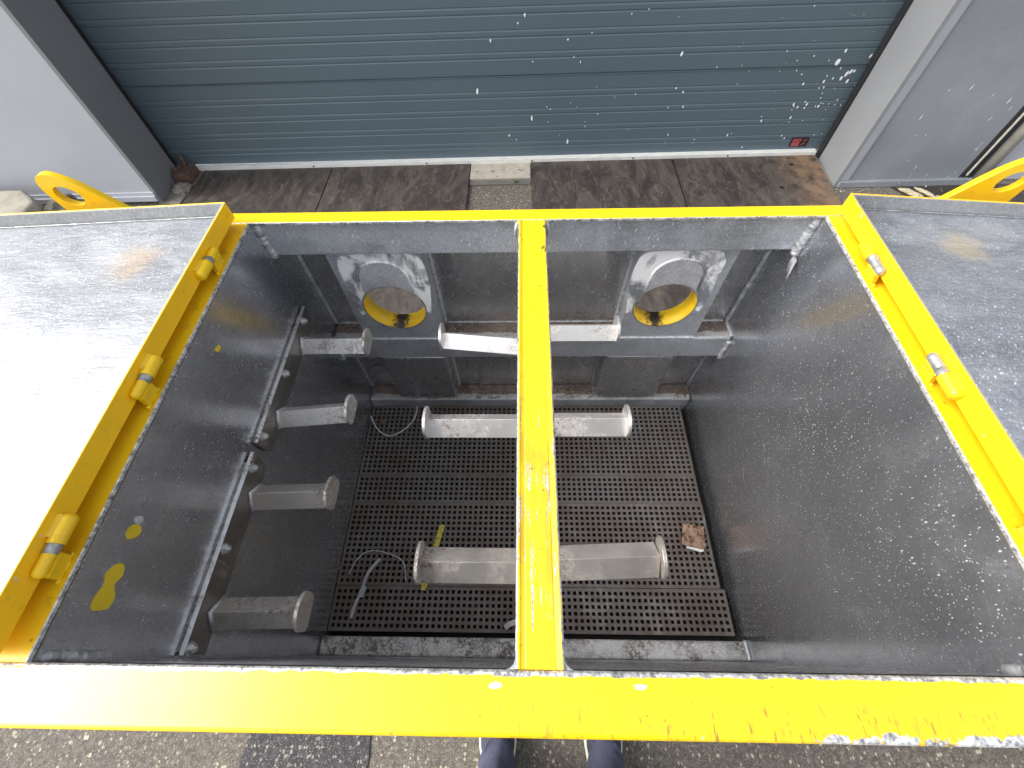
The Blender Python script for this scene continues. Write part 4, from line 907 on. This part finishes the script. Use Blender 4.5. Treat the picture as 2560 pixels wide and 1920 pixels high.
V = [(cxp, by, .95), (cxp, by - .01, 1.12), (cxp, by - .03, 1.32), (cxp, by - .03, 1.45), (cxp, by - .01, 1.53), (cxp, by + .005, 1.60), (cxp, by, 1.68),
     (cxp - .17, by - .03, 1.40), (cxp - .24, by - .05, 1.14), (cxp - .25, by - .02, .90), (cxp - .25, by - .01, .82),
     (cxp + .17, by - .03, 1.40), (cxp + .24, by - .05, 1.14), (cxp + .25, by - .02, .90), (cxp + .25, by - .01, .82),
     (cxp - .09, by, .90), (LX, by + .01, .50), (LX, by + .005, .09), (LX, by + .10, .04),
     (cxp + .09, by, .90), (RX, by + .01, .50), (RX, by + .005, .09), (RX, by + .10, .04)]
E_ = [(0, 1), (1, 2), (2, 3), (3, 4), (4, 5), (5, 6), (3, 7), (7, 8), (8, 9), (9, 10), (3, 11), (11, 12), (12, 13), (13, 14), (0, 15), (15, 16), (16, 17), (17, 18), (0, 19), (19, 20), (20, 21), (21, 22)]
Rd = [(.14, .10), (.13, .10), (.15, .10), (.09, .07), .055, (.075, .085), (.07, .08), .055, .042, .030, (.018, .035), .055, .042, .030, (.018, .035), .085, .055, .042, .035, .085, .055, .042, .035]
# five fingers per hand, rooted in the palm
for s, pi in ((-1, 10), (1, 14)):
    px_, py_, pz_ = V[pi]
    for k, (fy, ln) in enumerate(((.028, .060), (.010, .072), (-.008, .068), (-.025, .052))):
        i0 = len(V); V += [(px_, py_ + fy, pz_ - .035), (px_ - s * .006, py_ + fy * 1.1, pz_ - .035 - ln * .5), (px_ - s * .020, py_ + fy * 1.1, pz_ - .035 - ln)]
        E_ += [(pi, i0), (i0, i0 + 1), (i0 + 1, i0 + 2)]; Rd += [.0095, .0085, .0075]
    i0 = len(V); V += [(px_ - s * .01, py_ + .040, pz_ - .005), (px_ - s * .018, py_ + .055, pz_ - .040)]; E_ += [(pi, i0), (i0, i0 + 1)]; Rd += [.011, .009]
skin_obj('body', V, E_, Rd, M_skin, person)
bm = NB()                                                # face and hair
hv = [(cxp, by - .004, 1.60), (cxp, by + .0, 1.66), (cxp, by + .0, 1.715)]
skin_obj('hair', [(cxp, by - .045, 1.60), (cxp, by - .035, 1.67), (cxp, by - .005, 1.735), (cxp, by + .05, 1.725)], [(0, 1), (1, 2), (2, 3)], [(.075, .05), (.082, .06), (.078, .05), (.06, .03)], M_hair, person)
skin_obj('jacket', [(cxp, by - .005, 1.00), (cxp, by - .01, 1.14), (cxp, by - .03, 1.32), (cxp, by - .03, 1.46), (cxp - .17, by - .03, 1.40), (cxp - .24, by - .05, 1.14), (cxp - .25, by - .02, .92), (cxp + .17, by - .03, 1.40), (cxp + .24, by - .05, 1.14), (cxp + .25, by - .02, .92)],
         [(0, 1), (1, 2), (2, 3), (3, 4), (4, 5), (5, 6), (3, 7), (7, 8), (8, 9)], [(.165, .125), (.155, .12), (.17, .12), (.10, .085), .070, .056, .044, .070, .056, .044], M_shirt, person)
for s in (-1, 1):
    bm = NB(); bmesh.ops.create_uvsphere(bm, u_segments=10, v_segments=8, radius=.012, matrix=Matrix.Translation((cxp + s * .032, by + .078, 1.625)))
    lk('eye', bm, plain('eye_white', (.7, .7, .7), .3), person)
bm = NB(); bmesh.ops.create_cone(bm, segments=10, radius1=.018, radius2=.006, depth=.04, cap_ends=True, matrix=Matrix.Translation((cxp, by + .092, 1.605)) @ Matrix.Rotation(math.radians(20), 4, 'X')); lk('nose', bm, M_skin, person, smooth=True)
# trousers: lofted legs with a creased hem falling over the shoes
bm = NB()
def loft(bm, rings):
    R_ = [[bm.verts.new(p) for p in r] for r in rings]
    for a_, b_ in zip(R_[:-1], R_[1:]):
        n = len(a_)
        for k in range(n): f = bm.faces.new((a_[k], a_[(k + 1) % n], b_[(k + 1) % n], b_[k])); f.smooth = True
    return R_
def leg(lx, hipx):
    rings = []
    for (z, cx, cy, rx, ry) in ((.030, lx, -.285, .049, .110), (.050, lx, -.288, .050, .112), (.075, lx, -.295, .0500, .102), (.105, lx, -.308, .050, .088), (.15, lx, -.322, .052, .078), (.22, lx, -.330, .056, .076), (.32, lx, -.335, .062, .078), (.50, lx, -.335, .070, .082), (.62, (lx * .7 + hipx * .3), -.338, .078, .088), (.80, (lx * .3 + hipx * .7), -.345, .090, .10), (.92, hipx, -.348, .095, .11)):
        n = 48; r = []
        for k in range(n):
            t_ = 2 * math.pi * k / n
            w = 1 + (.055 * mnoise.noise(Vector((math.cos(t_) * 2.2, math.sin(t_) * 2.2 + lx * 9, z * 26))) if z < .3 else .02 * mnoise.noise(Vector((math.cos(t_) * 2, math.sin(t_) * 2, z * 12))))
            r.append(Vector((cx + rx * w * math.cos(t_), cy + ry * w * math.sin(t_), z + (.010 * math.sin(t_ * 2 + lx * 30) if z < .06 else 0) + (.030 * max(0, math.sin(t_)) if z < .06 else 0))))
        rings.append(r)
    loft(bm, rings)
leg(LX, cxp - .088); leg(RX, cxp + .088)
rr_ = []
for (z, rx, ry) in ((.86, .155, .10), (.92, .172, .118), (.98, .170, .118), (1.04, .165, .118)):
    rr_.append([Vector((cxp + rx * math.cos(2 * math.pi * k / 40), by + ry * math.sin(2 * math.pi * k / 40), z)) for k in range(40)])
loft(bm, rr_)
lk('trousers', bm, M_trou, person)
for sx, ang in ((LX, .03), (RX, -.03)):
    # shoe outline (half widths along length, heel at 0)
    outl = [(0, .026), (.02, .036), (.06, .038), (.11, .036), (.16, .0455), (.20, .0475), (.235, .042), (.262, .028), (.275, .010)]
    def ring(z, g, sy=1.0):
        L = [Vector((-(w + g), y_ , z)) for y_, w in outl] + [Vector((w + g, y_, z)) for y_, w in outl[::-1]]
        out = []
        for p in L:
            q_ = Vector((p.x, (p.y - .137) * (1 + g / .137) + .137, p.z)); q_ = Matrix.Rotation(ang, 3, 'Z') @ (q_ - Vector((0, .137, 0))) + Vector((sx, -.365 + .137, 0)); out.append(q_)
        return out
    sh_ = thing_part = None
    bm = NB(); R_ = loft(bm, [ring(.001, -.001), ring(.010, .002), ring(.024, .002), ring(.027, .000)]); bm.faces.new(R_[0][::-1]); bm.faces.new(R_[-1]); so_ = lk('shoe', bm, M_sole, person)
    bm = NB(); R_ = loft(bm, [ring(.0272, -.003), ring(.040, -.004), ring(.052, -.010), ring(.060, -.020)]); bm.faces.new(R_[-1]); lk('upper', bm, M_shoe, so_)
